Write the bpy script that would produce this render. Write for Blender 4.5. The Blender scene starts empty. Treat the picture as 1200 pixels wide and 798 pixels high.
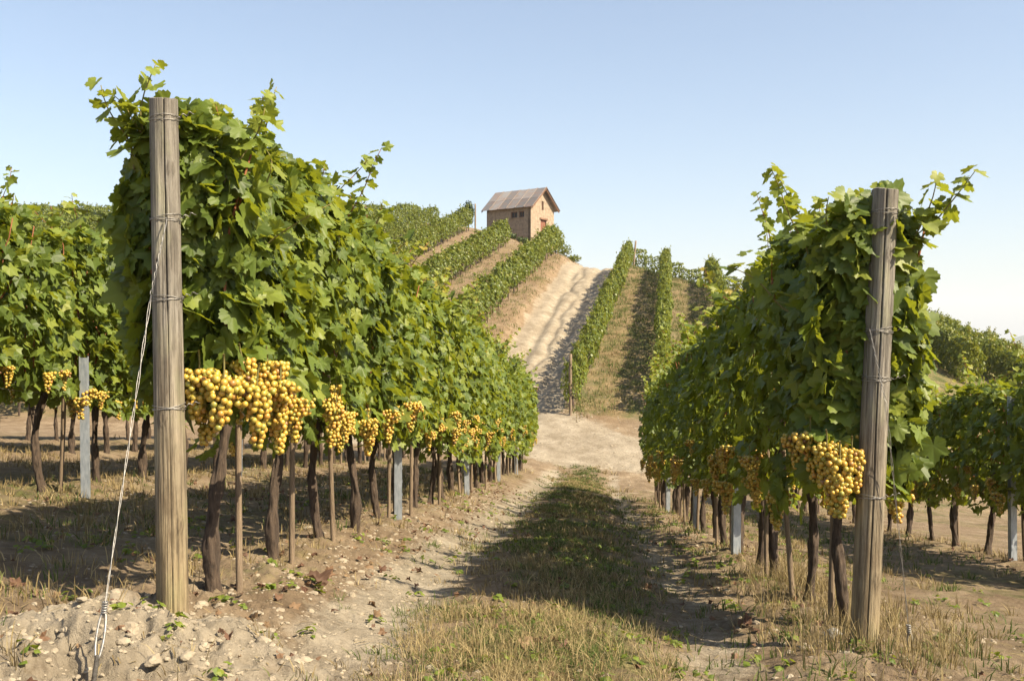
import bpy, math, random
import numpy as np
from mathutils import Vector
R = math.radians
rng = np.random.default_rng(11)
random.seed(5)
sc = bpy.context.scene
COL = sc.collection

# ------------------------------------------------------------------ camera, sky, sun, exposure
cam = bpy.data.objects.new('camera', bpy.data.cameras.new('camera'))
COL.objects.link(cam)
cam.location = (0, 0, 0)
cam.rotation_euler = (R(90), 0, 0)
cam.data.sensor_width = 36
cam.data.lens = 35
cam.data.clip_end = 20000
cam.data.clip_start = 0.05
sc.camera = cam

SUN_EL, SUN_AZ = 44.0, 119.0          # azimuth clockwise from +Y (view direction)
w = bpy.data.worlds.new('World'); sc.world = w; w.use_nodes = True
wn = w.node_tree
sky = wn.nodes.new('ShaderNodeTexSky'); sky.sky_type = 'NISHITA'; sky.sun_disc = False
sky.sun_elevation = R(SUN_EL); sky.sun_rotation = R(SUN_AZ)
sky.altitude = 300; sky.air_density = 1.0; sky.dust_density = 2.2; sky.ozone_density = 3.2
bg = wn.nodes['Background']; bg.inputs['Strength'].default_value = 0.088
def wmix(mode, a, col):                    # pale summer air: a little less blue, a thin even veil
    n = wn.nodes.new('ShaderNodeMix'); n.data_type = 'RGBA'; n.blend_type = mode; n.inputs[0].default_value = 1
    wn.links.new(a, n.inputs[6]); n.inputs[7].default_value = (*col, 1); return n.outputs[2]
wn.links.new(wmix('ADD', wmix('MULTIPLY', sky.outputs[0], (.97, .92, .85)), (.19, .19, .185)), bg.inputs[0])
sl = bpy.data.lights.new('sun', 'SUN'); sl.energy = 5.0; sl.angle = R(0.55); sl.color = (1.0, 0.86, 0.64)
so = bpy.data.objects.new('sun', sl); COL.objects.link(so)
sdir = Vector((math.sin(R(SUN_AZ))*math.cos(R(SUN_EL)), math.cos(R(SUN_AZ))*math.cos(R(SUN_EL)), math.sin(R(SUN_EL))))
so.rotation_euler = sdir.to_track_quat('Z', 'Y').to_euler()
so.location = (30, -5, 30)
sc.view_settings.view_transform = 'Standard'; sc.view_settings.look = 'None'
sc.view_settings.gamma = 1; sc.view_settings.exposure = 1.4
sc.view_settings.use_curve_mapping = False
sc.cycles.max_bounces = 7; sc.cycles.transmission_bounces = 5; sc.cycles.transparent_max_bounces = 6
sc.cycles.diffuse_bounces = 4; sc.cycles.glossy_bounces = 2

# ------------------------------------------------------------------ noise and helpers
def _h(ix, iy, s):
    n = (ix.astype(np.int64)*374761393 + iy.astype(np.int64)*668265263 + s*1442695041) & 0xffffffff
    n = ((n ^ (n >> 13))*1274126177) & 0xffffffff
    n = n ^ (n >> 16)
    return (n & 0xffff)/65535.0
def vn(x, y, s=0):
    x = np.asarray(x, float); y = np.asarray(y, float)
    ix = np.floor(x); iy = np.floor(y); fx = x-ix; fy = y-iy
    fx = fx*fx*(3-2*fx); fy = fy*fy*(3-2*fy)
    a = _h(ix, iy, s); b = _h(ix+1, iy, s); c = _h(ix, iy+1, s); d = _h(ix+1, iy+1, s)
    return (a*(1-fx)+b*fx)*(1-fy)+(c*(1-fx)+d*fx)*fy*1.0
def fbm(x, y, s=0, o=4):
    t = 0; a = .5; k = 1
    for i in range(o):
        t = t + a*(vn(x*k, y*k, s+i*17)-.5)*2; a *= .5; k *= 2.03
    return t
def sst(a, b, x):
    t = np.clip((x-a)/(b-a), 0, 1); return t*t*(3-2*t)
def smin(a, b, k): return -k*np.logaddexp(-a/k, -b/k)
def smax(a, b, k): return k*np.logaddexp(a/k, b/k)
G = lambda x, s: np.exp(-(x/s)**2)

M_ROW = .08
def ucoord(X, Y): return X - M_ROW*(Y-4.5)
ROW_U = {'L1': -1.50, 'R1': 1.72, 'L2': -4.35, 'L3': -7.2, 'L4': -10.1, 'R2': 4.95}
def track_x(Y): return 1.0 + .154*(Y-41)
CAPV = [-60, -30, -12, -8, -4, -1.7, 1.0, 3.0, 4.4, 8, 10.3, 13.2, 28.7, 45, 90]
CAPZ = [11.2, 11.4, 11.4, 10.7, 9.3, 8.1, 7.2, 6.3, 5.75, 5.4, 4.35, 3.45, .9, -2.5, -12]
_cv = np.linspace(-62, 92, 1541); _k = np.exp(-(np.arange(-12, 13)/6.)**2); _cz = np.convolve(np.pad(np.interp(_cv, CAPV, CAPZ), 12, 'edge'), _k/_k.sum(), 'valid')
def hill_raw(X, Y):
    pl = -2.57 + .2285*(Y-33) - .40*np.logaddexp(0, (X-14)/1.5)*1.5
    v = X - .16*(Y-67)
    cap = np.interp(v, _cv, _cz)
    cap = cap - .03*np.clip(Y-72, 0, 30)*sst(3, 5, v)
    z = smin(pl, cap, .45)
    z = z - .0022*np.clip(Y-104, 0, 150)**2*.8
    return z
def base_z(X, Y):
    X = np.asarray(X, float); Y = np.asarray(Y, float)
    u = ucoord(X, Y)
    yy = 4.2 + np.logaddexp(0, (Y-4.2)/.8)*.8 - .25
    zL = -1.15 - .1037*(yy-4.2); zR = -1.47 - .120*(yy-4.6)
    cr = (zR-zL)/3.22
    zn = zL + cr*np.clip(u+1.5, 0, 3.22) + .11*18*(1-np.exp(np.minimum(u+1.5, 0)/18)) - .07*np.clip(u-1.72, 0, 60)
    hi = hill_raw(X, Y)
    z = smax(zn, hi, .25)
    # sunken hill track and the bank at its left
    dt = X-track_x(Y)
    on = sst(33, 39, Y)*(1-sst(74, 84, Y))
    z = z - .35*on*(1-sst(1.5, 2.3, np.abs(dt)))
    # far land
    d = np.hypot(X, Y)
    z = np.where(d > 150, np.maximum(z, -38), z)
    z = z*(1-sst(120, 260, d)) + (-30+6*fbm(X/300, Y/300, 9))*sst(120, 260, d)
    return z
def ground_z(X, Y, fine=True):
    X = np.asarray(X, float); Y = np.asarray(Y, float)
    z = base_z(X, Y); u = ucoord(X, Y); near = 1-sst(26, 30, Y); d = np.hypot(X, Y)
    rid = 0
    for k, a in ROW_U.items(): rid = rid + G(u-a, .42)
    z = z + near*(.055*rid - .045)
    z = z + near*(-.055*G(u+.62, .26)-.05*G(u-.92, .24)+.025*G(u-.15, .35))
    # spoil mound round the left post, smaller one round the right post
    z = z + .06*np.exp(-((X+1.5)/.6)**2-((Y-3.95)/.45)**2) + .06*np.exp(-((X-1.6)/.4)**2-((Y-4.55)/.3)**2)
    z = z + fbm(X/1.7, Y/1.7, 3)*.05*(1-sst(60, 200, d))
    if fine:
        rough = .6 + 1.6*np.clip(rid, 0, 1)*near + 1.9*np.exp(-((X+1.4)/.9)**2-((Y-3.75)/.8)**2)
        fade = 1-sst(40, 80, d)
        z = z + fbm(X/.22, Y/.22, 5, 4)*.028*rough*fade
        cl = np.abs(fbm(X/.09, Y/.09, 8, 3))
        z = z + (.35-cl)*.03*rough*(1-sst(9, 20, d))
        on = sst(31, 39, Y)*(1-sst(74, 84, Y))
        dt = X-track_x(Y)
        inn = on*(1-sst(1.5, 2.0, np.abs(dt)))
        wob = fbm(Y/4, Y*0, 12)*.3
        z = z - (inn+.5*sst(26.5, 29, Y)*(1-sst(31, 35, Y))*(1-sst(2.5, 4, np.abs(dt-1))))*.17*(G(dt-.75+wob, .22)+G(dt+.7+wob*.7, .26)+.7*G(dt+.1-wob*2, .15)) + inn*.025*fbm(X/.5, Y/1.6, 14)
    return z
def gz(x, y): return float(ground_z(np.array([x]), np.array([y]), False)[0])

def mk_mesh(name, V, F, attrs=None, smooth=False):
    """F: list of index arrays (n,3) / (n,4)"""
    me = bpy.data.meshes.new(name)
    V = np.asarray(V, np.float32)
    if not isinstance(F, list): F = [F]
    F = [np.asarray(f, np.int32) for f in F if len(f)]
    me.vertices.add(len(V)); me.vertices.foreach_set('co', V.ravel())
    nl = sum(f.size for f in F); npoly = sum(len(f) for f in F)
    me.loops.add(nl); me.polygons.add(npoly)
    me.loops.foreach_set('vertex_index', np.concatenate([f.ravel() for f in F]))
    st = []; tot = []; o = 0
    for f in F:
        k = f.shape[1]; st.append(o+np.arange(len(f))*k); tot.append(np.full(len(f), k)); o += f.size
    me.polygons.foreach_set('loop_start', np.concatenate(st).astype(np.int32))
    me.polygons.foreach_set('loop_total', np.concatenate(tot).astype(np.int32))
    me.polygons.foreach_set('use_smooth', np.full(npoly, smooth))
    for k, a in (attrs or {}).items():
        at = me.attributes.new(k, 'FLOAT', 'POINT'); at.data.foreach_set('value', np.asarray(a, np.float32))
    me.update(calc_edges=True)
    return me
class Geo:
    def __init__(s): s.V = []; s.F3 = []; s.F4 = []; s.n = 0
    def add(s, V, F):
        F = np.asarray(F); (s.F3 if F.shape[1] == 3 else s.F4).append(F+s.n); s.V.append(np.asarray(V, float)); s.n += len(V)
    def box(s, c, h, rot=None):
        c = np.array(c, float); h = np.array(h, float)
        P = np.array([[x, y, z] for x in (-1, 1) for y in (-1, 1) for z in (-1, 1)])*h
        if rot is not None: P = P@np.array(rot).T
        s.add(P+c, [[0, 1, 3, 2], [4, 6, 7, 5], [0, 4, 5, 1], [2, 3, 7, 6], [0, 2, 6, 4], [1, 5, 7, 3]])
    def tube(s, P, r, n=8, cap=True):
        P = np.asarray(P, float); m = len(P); r = np.broadcast_to(np.asarray(r, float), (m,))
        T = np.gradient(P, axis=0); T /= np.linalg.norm(T, axis=1)[:, None]+1e-9
        ref = np.array([0, 0, 1.]) if abs(T[0, 2]) < .9 else np.array([1., 0, 0])
        A = np.zeros((m, 3)); a = np.cross(T[0], ref); a /= np.linalg.norm(a)
        for i in range(m):
            a = a-T[i]*a.dot(T[i]); a /= np.linalg.norm(a)+1e-9; A[i] = a
        B = np.cross(T, A); th = np.linspace(0, 2*np.pi, n, endpoint=False)
        V = P[:, None]+(A[:, None]*np.cos(th)[None, :, None]+B[:, None]*np.sin(th)[None, :, None])*r[:, None, None]
        V = V.reshape(-1, 3)
        i = np.arange(m-1)[:, None]*n; j = np.arange(n)[None]; jn = (j+1) % n
        s.add(V, np.stack([i+j, i+jn, i+n+jn, i+n+j], -1).reshape(-1, 4))
        if cap:
            for e, k in ((0, 0), (m-1, (m-1)*n)):
                c = s.n; s.V.append(P[e][None]); s.n += 1
                base = c-len(V) if e == 0 else c-len(V)-(1)
                q = k+np.arange(n); qn = k+(np.arange(n)+1) % n
                s.F3.append(np.stack([q+base, qn+base, np.full(n, c)], -1))
    def mesh(s, name, smooth=False, attrs=None):
        return mk_mesh(name, np.concatenate(s.V), [np.concatenate(f) for f in (s.F3, s.F4) if f], attrs, smooth)

def obj(name, me, mat=None, parent=None, loc=None, rot=None):
    o = bpy.data.objects.new(name, me); COL.objects.link(o)
    if me is not None and mat is not None and len(me.materials) == 0: me.materials.append(mat)
    if parent is not None: o.parent = parent
    if loc is not None: o.location = loc
    if rot is not None: o.rotation_euler = rot
    return o
def tag(o, label=None, cat=None, group=None, kind=None):
    if label and not 4 <= len(label.split()) <= 16: print('LONG', label)
    if label: o['label'] = label
    if cat: o['category'] = cat
    if group: o['group'] = group
    if kind: o['kind'] = kind
    return o

# ------------------------------------------------------------------ materials
def mat(name):
    m = bpy.data.materials.new(name); m.use_nodes = True
    nt = m.node_tree; p = nt.nodes['Principled BSDF']; return m, nt, p
def N(nt, t, **kw):
    n = nt.nodes.new(t)
    for k, v in kw.items():
        if k in n.inputs.keys(): n.inputs[k].default_value = v
        else: setattr(n, k, v)
    return n
def ramp(nt, fac, stops):
    r = nt.nodes.new('ShaderNodeValToRGB'); e = r.color_ramp.elements
    while len(e) < len(stops): e.new(.5)
    for q, (p, c) in zip(e, stops):
        q.position = p; q.color = (*c, 1)
    nt.links.new(fac, r.inputs[0]); return r.outputs[0]
def noise(nt, vec, scale, detail=4, rough=.6, out=0):
    n = N(nt, 'ShaderNodeTexNoise'); n.inputs['Scale'].default_value = scale; n.inputs['Detail'].default_value = detail
    n.inputs['Roughness'].default_value = rough
    if vec is not None: nt.links.new(vec, n.inputs['Vector'])
    return n.outputs[out]
def mixc(nt, f, a, b, mode='MIX'):
    n = nt.nodes.new('ShaderNodeMix'); n.data_type = 'RGBA'; n.blend_type = mode
    for s, v in ((n.inputs[0], f), (n.inputs[6], a), (n.inputs[7], b)):
        if isinstance(v, (int, float)): s.default_value = v
        elif isinstance(v, tuple): s.default_value = (*v, 1)
        else: nt.links.new(v, s)
    return n.outputs[2]
def mth(nt, op, a, b=None, c=None):
    n = nt.nodes.new('ShaderNodeMath'); n.operation = op
    for i, v in enumerate((a, b, c)):
        if v is None: continue
        if isinstance(v, (int, float)): n.inputs[i].default_value = v
        else: nt.links.new(v, n.inputs[i])
    return n.outputs[0]
def attr(nt, name):
    n = nt.nodes.new('ShaderNodeAttribute'); n.attribute_name = name; return n.outputs['Fac']
def bump(nt, p, h, st, dist):
    b = nt.nodes.new('ShaderNodeBump'); b.inputs['Strength'].default_value = st; b.inputs['Distance'].default_value = dist
    nt.links.new(h, b.inputs['Height']); nt.links.new(b.outputs[0], p.inputs['Normal'])
def objvec(nt, scale=(1, 1, 1), src='Object'):
    t = nt.nodes.new('ShaderNodeTexCoord'); m = nt.nodes.new('ShaderNodeMapping'); m.inputs['Scale'].default_value = scale
    nt.links.new(t.outputs[src], m.inputs[0]); return m.outputs[0]

def leaf_mat(name, stops, trans, tw=.36, rough=.42, spec=.35):
    m, nt, p = mat(name)
    oi = nt.nodes.new('ShaderNodeObjectInfo')
    f = mth(nt, 'ADD', attr(nt, 'rnd'), mth(nt, 'MULTIPLY', mth(nt, 'SUBTRACT', oi.outputs['Random'], .5), .16))
    col = ramp(nt, f, stops)
    v = objvec(nt)
    col = mixc(nt, mth(nt, 'MULTIPLY', noise(nt, v, 35, 3), .55), col, (.085, .12, .025))
    col = mixc(nt, mth(nt, 'MULTIPLY', attr(nt, 'vein'), .35), col, (.15, .19, .05))
    nt.links.new(col, p.inputs['Base Color'])
    p.inputs['Roughness'].default_value = rough; p.inputs['Specular IOR Level'].default_value = spec
    bump(nt, p, noise(nt, v, 60, 2), .25, .004)
    tr = nt.nodes.new('ShaderNodeBsdfTranslucent')
    tc = mixc(nt, .6, col, trans); tc = mixc(nt, .5, tc, trans, 'ADD')
    nt.links.new(mixc(nt, .55, col, trans), tr.inputs['Color'])
    mx = nt.nodes.new('ShaderNodeMixShader'); mx.inputs[0].default_value = tw
    nt.links.new(p.outputs[0], mx.inputs[1]); nt.links.new(tr.outputs[0], mx.inputs[2])
    nt.links.new(mx.outputs[0], nt.nodes['Material Output'].inputs[0])
    return m
LEAF = leaf_mat('vine_leaf', [(0, (.034, .060, .008)), (.45, (.095, .142, .017)), (.8, (.175, .215, .028)), (.955, (.25, .26, .032)), (1.0, (.34, .24, .04))], (.50, .52, .02), tw=.34, rough=.5, spec=.32)
LEAFH = leaf_mat('hill_vine_leaf', [(0, (.05, .075, .011)), (.5, (.125, .16, .023)), (.9, (.21, .235, .035)), (1.0, (.24, .20, .04))], (.36, .36, .03))
LEAFD = leaf_mat('dark_shrub_leaf', [(0, (.02, .04, .012)), (.5, (.035, .06, .018)), (1.0, (.06, .08, .02))], (.08, .12, .03), .2)
def dry_leaf_mat():
    m, nt, p = mat('dry_leaf'); oi = nt.nodes.new('ShaderNodeObjectInfo')
    f = mth(nt, 'FRACT', mth(nt, 'ADD', oi.outputs['Random'], attr(nt, 'rnd')))
    c = ramp(nt, f, [(0, (.07, .035, .02)), (.4, (.13, .06, .032)), (.75, (.20, .12, .06)), (1, (.28, .19, .095))])
    c = mixc(nt, mth(nt, 'MULTIPLY', noise(nt, objvec(nt), 40), .6), c, (.12, .07, .04))
    nt.links.new(c, p.inputs['Base Color']); p.inputs['Roughness'].default_value = .75
    tr = nt.nodes.new('ShaderNodeBsdfTranslucent'); nt.links.new(c, tr.inputs[0])
    mx = nt.nodes.new('ShaderNodeMixShader'); mx.inputs[0].default_value = .25
    nt.links.new(p.outputs[0], mx.inputs[1]); nt.links.new(tr.outputs[0], mx.inputs[2]); nt.links.new(mx.outputs[0], nt.nodes['Material Output'].inputs[0])
    return m
DRYLEAF = dry_leaf_mat()
def grass_mat(name, stops):
    m, nt, p = mat(name)
    c = ramp(nt, attr(nt, 'rnd'), stops)
    nt.links.new(c, p.inputs['Base Color']); p.inputs['Roughness'].default_value = .65; p.inputs['Specular IOR Level'].default_value = .2
    tr = nt.nodes.new('ShaderNodeBsdfTranslucent'); nt.links.new(c, tr.inputs[0])
    mx = nt.nodes.new('ShaderNodeMixShader'); mx.inputs[0].default_value = .3
    nt.links.new(p.outputs[0], mx.inputs[1]); nt.links.new(tr.outputs[0], mx.inputs[2]); nt.links.new(mx.outputs[0], nt.nodes['Material Output'].inputs[0])
    return m
DRYG = grass_mat('dry_grass', [(0, (.12, .085, .04)), (.5, (.25, .19, .085)), (1, (.40, .32, .165))])
GREENG = grass_mat('green_grass', [(0, (.045, .07, .014)), (.5, (.09, .125, .03)), (1, (.18, .185, .06))])
def bark_mat(name, a, b, sc_=(60, 60, 8)):
    m, nt, p = mat(name); v = objvec(nt, sc_); n1 = noise(nt, v, 1, 6, .7)
    c = ramp(nt, n1, [(.3, a), (.7, b)]); nt.links.new(c, p.inputs['Base Color']); p.inputs['Roughness'].default_value = .9
    bump(nt, p, n1, .9, .012); return m
BARK = bark_mat('vine_bark', (.014, .009, .006), (.10, .068, .045), (80, 80, 12))
CANE = bark_mat('cane_bark', (.16, .05, .02), (.30, .12, .05), (40, 40, 10))
GCANE = bark_mat('green_cane', (.10, .12, .03), (.25, .18, .06), (40, 40, 10))
STAKE = bark_mat('stake_wood', (.08, .055, .035), (.27, .20, .13), (90, 90, 6))
def post_mat():
    m, nt, p = mat('weathered_post_wood')
    v = objvec(nt, (26, 26, 1.6)); n1 = noise(nt, v, 1.5, 8, .65)
    v2 = objvec(nt, (90, 90, 2.0)); n2 = noise(nt, v2, 1.2, 5, .7)
    tc = nt.nodes.new('ShaderNodeTexCoord'); sx = nt.nodes.new('ShaderNodeSeparateXYZ'); nt.links.new(tc.outputs['Object'], sx.inputs[0])
    f = mth(nt, 'ADD', mth(nt, 'MULTIPLY', sx.outputs[2], .45), mth(nt, 'MULTIPLY', noise(nt, objvec(nt, (3, 3, 1)), 2), .3))
    low = ramp(nt, n1, [(.28, (.09, .062, .032)), (.5, (.21, .16, .088)), (.72, (.33, .26, .155))])
    hi = ramp(nt, n1, [(.28, (.07, .062, .05)), (.5, (.18, .162, .132)), (.72, (.30, .275, .235))])
    c = mixc(nt, ramp(nt, f, [(.2, (0, 0, 0)), (.75, (1, 1, 1))]), low, hi)
    dark = ramp(nt, n2, [(.34, (.15, .12, .09)), (.50, (1, 1, 1))])
    c = mixc(nt, .8, c, dark, 'MULTIPLY')
    gn = ramp(nt, noise(nt, objvec(nt, (8, 8, 3)), 1.0, 3), [(.52, (0, 0, 0)), (.7, (1, 1, 1))])
    c = mixc(nt, mth(nt, 'MULTIPLY', gn, .35), c, (.22, .23, .11))
    blot = ramp(nt, noise(nt, objvec(nt, (7, 7, 2.2)), 1.3, 6, .7), [(.36, (.45, .40, .36)), (.52, (1, 1, 1)), (.7, (1.15, 1.12, 1.05))])
    c = mixc(nt, .75, c, blot, 'MULTIPLY')
    kn = mth(nt, 'SUBTRACT', 1, attr(nt, 'knot')); kk = ramp(nt, kn, [(0, (.16, .09, .05)), (1, (1, 1, 1))]); c = mixc(nt, .9, c, kk, 'MULTIPLY')
    nt.links.new(c, p.inputs['Base Color']); p.inputs['Roughness'].default_value = .85
    bump(nt, p, mth(nt, 'ADD', n1, n2), .9, .010); return m
POST = post_mat()
def metal_mat():
    m, nt, p = mat('galvanised_steel'); v = objvec(nt, (20, 20, 5))
    c = ramp(nt, noise(nt, v, 2, 4), [(.3, (.22, .25, .28)), (.7, (.40, .43, .46))])
    nt.links.new(c, p.inputs['Base Color']); p.inputs['Roughness'].default_value = .5; p.inputs['Metallic'].default_value = .55; return m
METAL = metal_mat()
def simple(name, a, b, scale=10, rough=.8, bst=.3, bd=.01, metallic=0):
    m, nt, p = mat(name); n1 = noise(nt, objvec(nt), scale, 5)
    nt.links.new(ramp(nt, n1, [(.3, a), (.7, b)]), p.inputs['Base Color']); p.inputs['Roughness'].default_value = rough
    p.inputs['Metallic'].default_value = metallic
    if bst: bump(nt, p, n1, bst, bd)
    return m
WIRE = simple('wire_steel', (.14, .13, .12), (.34, .33, .31), 60, .45, 0, 0, .6)
STONE = simple('clay_stone', (.18, .145, .10), (.31, .265, .195), 14, .95, .7, .02)
GSTONE = simple('grey_stone', (.22, .21, .20), (.36, .35, .33), 14, .95, .7, .02)
def grape_mat():
    m, nt, p = mat('golden_grape')
    c = ramp(nt, attr(nt, 'rnd'), [(0, (.24, .23, .04)), (.3, (.38, .28, .04)), (.7, (.45, .285, .042)), (.92, (.38, .19, .035)), (1, (.17, .085, .03))])
    v = objvec(nt); c = mixc(nt, mth(nt, 'MULTIPLY', ramp(nt, noise(nt, v, 90, 3), [(.5, (0, 0, 0)), (.8, (1, 1, 1))]), .5), c, (.42, .25, .08))
    nt.links.new(c, p.inputs['Base Color']); p.inputs['Roughness'].default_value = .38
    p.inputs['Subsurface Weight'].default_value = .25; p.inputs['Subsurface Radius'].default_value = (.012, .007, .002); p.inputs['Subsurface Scale'].default_value = .7
    return m
GRAPE = grape_mat()

def ground_mat():
    m, nt, p = mat('vineyard_ground')
    v = objvec(nt)
    n_big = noise(nt, v, .35, 4); n_mid = noise(nt, v, 2.2, 6, .65); n_fine = noise(nt, v, 16, 8, .75); n_grain = noise(nt, v, 90, 4, .7)
    soil = ramp(nt, n_mid, [(.3, (.13, .096, .062)), (.5, (.23, .178, .118)), (.68, (.33, .268, .185))])
    soil = mixc(nt, mth(nt, 'MULTIPLY', n_big, .7), soil, (.17, .115, .07))
    pale = ramp(nt, n_mid, [(.3, (.21, .175, .125)), (.55, (.30, .258, .195)), (.72, (.38, .335, .262))])
    dryg = ramp(nt, n_fine, [(.35, (.10, .075, .035)), (.52, (.20, .155, .075)), (.7, (.29, .235, .125))])
    grn = ramp(nt, n_fine, [(.35, (.04, .05, .014)), (.55, (.085, .095, .03)), (.7, (.16, .14, .06))])
    veg = mixc(nt, ramp(nt, noise(nt, v, 1.3, 5, .7), [(.42, (0, 0, 0)), (.58, (1, 1, 1))]), dryg, grn)
    edge = mth(nt, 'MULTIPLY', mth(nt, 'SUBTRACT', noise(nt, v, 4, 6, .75), .5), .9)
    tr = ramp(nt, mth(nt, 'ADD', attr(nt, 'track'), edge), [(.4, (0, 0, 0)), (.62, (1, 1, 1))])
    gr = ramp(nt, mth(nt, 'ADD', attr(nt, 'grassy'), edge), [(.4, (0, 0, 0)), (.62, (1, 1, 1))])
    c = mixc(nt, tr, soil, pale); c = mixc(nt, gr, c, veg)
    red = mth(nt, 'MULTIPLY', attr(nt, 'red'), .75)
    c = mixc(nt, red, c, mixc(nt, n_fine, (.15, .095, .05), (.28, .195, .115)))
    c = mixc(nt, .5, c, ramp(nt, noise(nt, objvec(nt, (1, .55, 1)), 1.1, 7, .72), [(.35, (.55, .50, .45)), (.55, (1, 1, 1)), (.72, (1.12, 1.1, 1.06))]), 'MULTIPLY')
    c = mixc(nt, .55, c, ramp(nt, n_fine, [(.32, (.45, .43, .40)), (.52, (1, 1, 1)), (.7, (1.2, 1.18, 1.15))]), 'MULTIPLY')
    nt.links.new(c, p.inputs['Base Color']); p.inputs['Roughness'].default_value = .95; p.inputs['Specular IOR Level'].default_value = .15
    h = mth(nt, 'ADD', mth(nt, 'MULTIPLY', n_fine, 1.0), mth(nt, 'MULTIPLY', n_grain, .35))
    bump(nt, p, h, .8, .05)
    return m
GROUND = ground_mat()

# ------------------------------------------------------------------ ground sheet
def build_ground():
    rad = np.concatenate([[0.02, .6, 1.2, 1.8], np.geomspace(2.2, 12, 330), np.geomspace(12, 110, 460)[1:], np.geomspace(110, 5000, 60)[1:]])
    a_in = np.linspace(-36, 36, 760); a_l = np.linspace(-180, -36, 60)[:-1]; a_r = np.linspace(36, 180, 60)[1:-1]
    ang = np.radians(np.concatenate([a_l, a_in, a_r])); na = len(ang); nr = len(rad)
    Rr, A = np.meshgrid(rad, ang, indexing='ij')
    X = Rr*np.sin(A); Y = Rr*np.cos(A); Z = ground_z(X, Y)
    V = np.stack([X, Y, Z], -1).reshape(-1, 3)
    i = np.arange(nr-1)[:, None]*na; j = np.arange(na)[None]; jn = (j+1) % na
    F = np.stack([i+j, i+jn, i+na+jn, i+na+j], -1).reshape(-1, 4)[:, ::-1]
    u = ucoord(X, Y); near = 1-sst(27, 29.5, Y)
    dt = np.abs(X-track_x(Y))
    tr = sst(29, 32, Y)*(1-sst(1.3, 2.1, dt+.35*fbm(X/1.2, Y/1.5, 22)))
    edge0 = 27.6 + .9*fbm(X/3, X*0+3, 4) - .12*(X-2)
    cross = sst(0, 1.6, Y-edge0)*(1-sst(31.5, 34.5, Y+1.1*np.clip(X-2.0, 0, 2.2)+fbm(X/1.5, Y/1.5, 21)))*sst(-9, -3, X)
    tr = np.maximum(tr, cross)
    ruts = near*(.75*G(u+.72, .42)+.62*G(u-.95, .3))*.95
    front = (1-sst(3.0, 4.3, Y+.25*u))*.6*(u < 0)
    mound = np.exp(-((X+1.5)/1.0)**2-((Y-3.9)/.6)**2)
    tr = np.clip(np.maximum.reduce([tr, ruts, mound*.9, front]), 0, 1)
    strip = near*np.exp(-((u-.12+.25*fbm(X/.8, Y/.8, 33))/.55)**4)*(.62+.45*fbm(X/.6, Y/.9, 34))
    gen = .42+.25*fbm(X/2.2, Y/2.2, 31)
    gr = np.where(Y < 27, np.maximum(strip, near*gen), 0)
    # hillside: grassy between the rows at the right of the track, drier at the left
    hill = sst(31, 34, Y)
    dright = X-track_x(Y)
    gr = gr + hill*(np.where(dright > 2.2, .62+.2*fbm(X/1.2, Y/3, 40), .34+.35*fbm(X/2, Y/2, 41)+.35*sst(-5, -9, X)))*(1-tr)
    gr = np.maximum(gr, hill*sst(14, 20, X)*.75)
    gr = np.clip(gr*(1-.85*np.clip(ruts, 0, 1))*(1-mound)*(1-cross), 0, 1)
    red = hill*np.clip(G(dright+2.6, 1.1)+.8*G(dright-3.3, .7)*(Y > 31)+.5*G(((dright-4.9+.0) % 2.7)-1.35, .35)*(dright > 3)+.45*(dright < -3.5), 0, 1)*(.55+.45*fbm(X/1.5, Y/1.5, 44))
    me = mk_mesh('ground', V, F, {'track': tr.ravel(), 'grassy': gr.ravel(), 'red': np.clip(red, 0, 1).ravel()}, True)
    o = obj('ground', me, GROUND); tag(o, kind='structure')
build_ground()

# distant mountain ridge
def build_mountain():
    n = 160; m = 24
    xs = np.linspace(900, 5200, n); t = np.linspace(0, 1, m)
    X, T = np.meshgrid(xs, t)
    H = 1.25*(150*np.exp(-((X-2500)/330)**2)+190*np.exp(-((X-3600)/700)**2))*(1+.12*fbm(X/160, X*0+.5, 61))
    Y = 3100+T*1500; prof = np.sin(np.pi*T)**.9
    Z = -34+H*prof*1.0+8*fbm(X/120, Y/120, 62)*prof
    F = np.stack([(np.arange(m-1)[:, None]*n+np.arange(n-1)[None]+k) for k in (0, 1, n+1, n)], -1).reshape(-1, 4)
    o = obj('mountain', mk_mesh('mountain', np.stack([X, Y, Z], -1).reshape(-1, 3), F, smooth=True), simple('wooded_mountain', (.05, .075, .035), (.10, .12, .06), .01, .95, 0))
    tag(o, kind='structure')
build_mountain()

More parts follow.
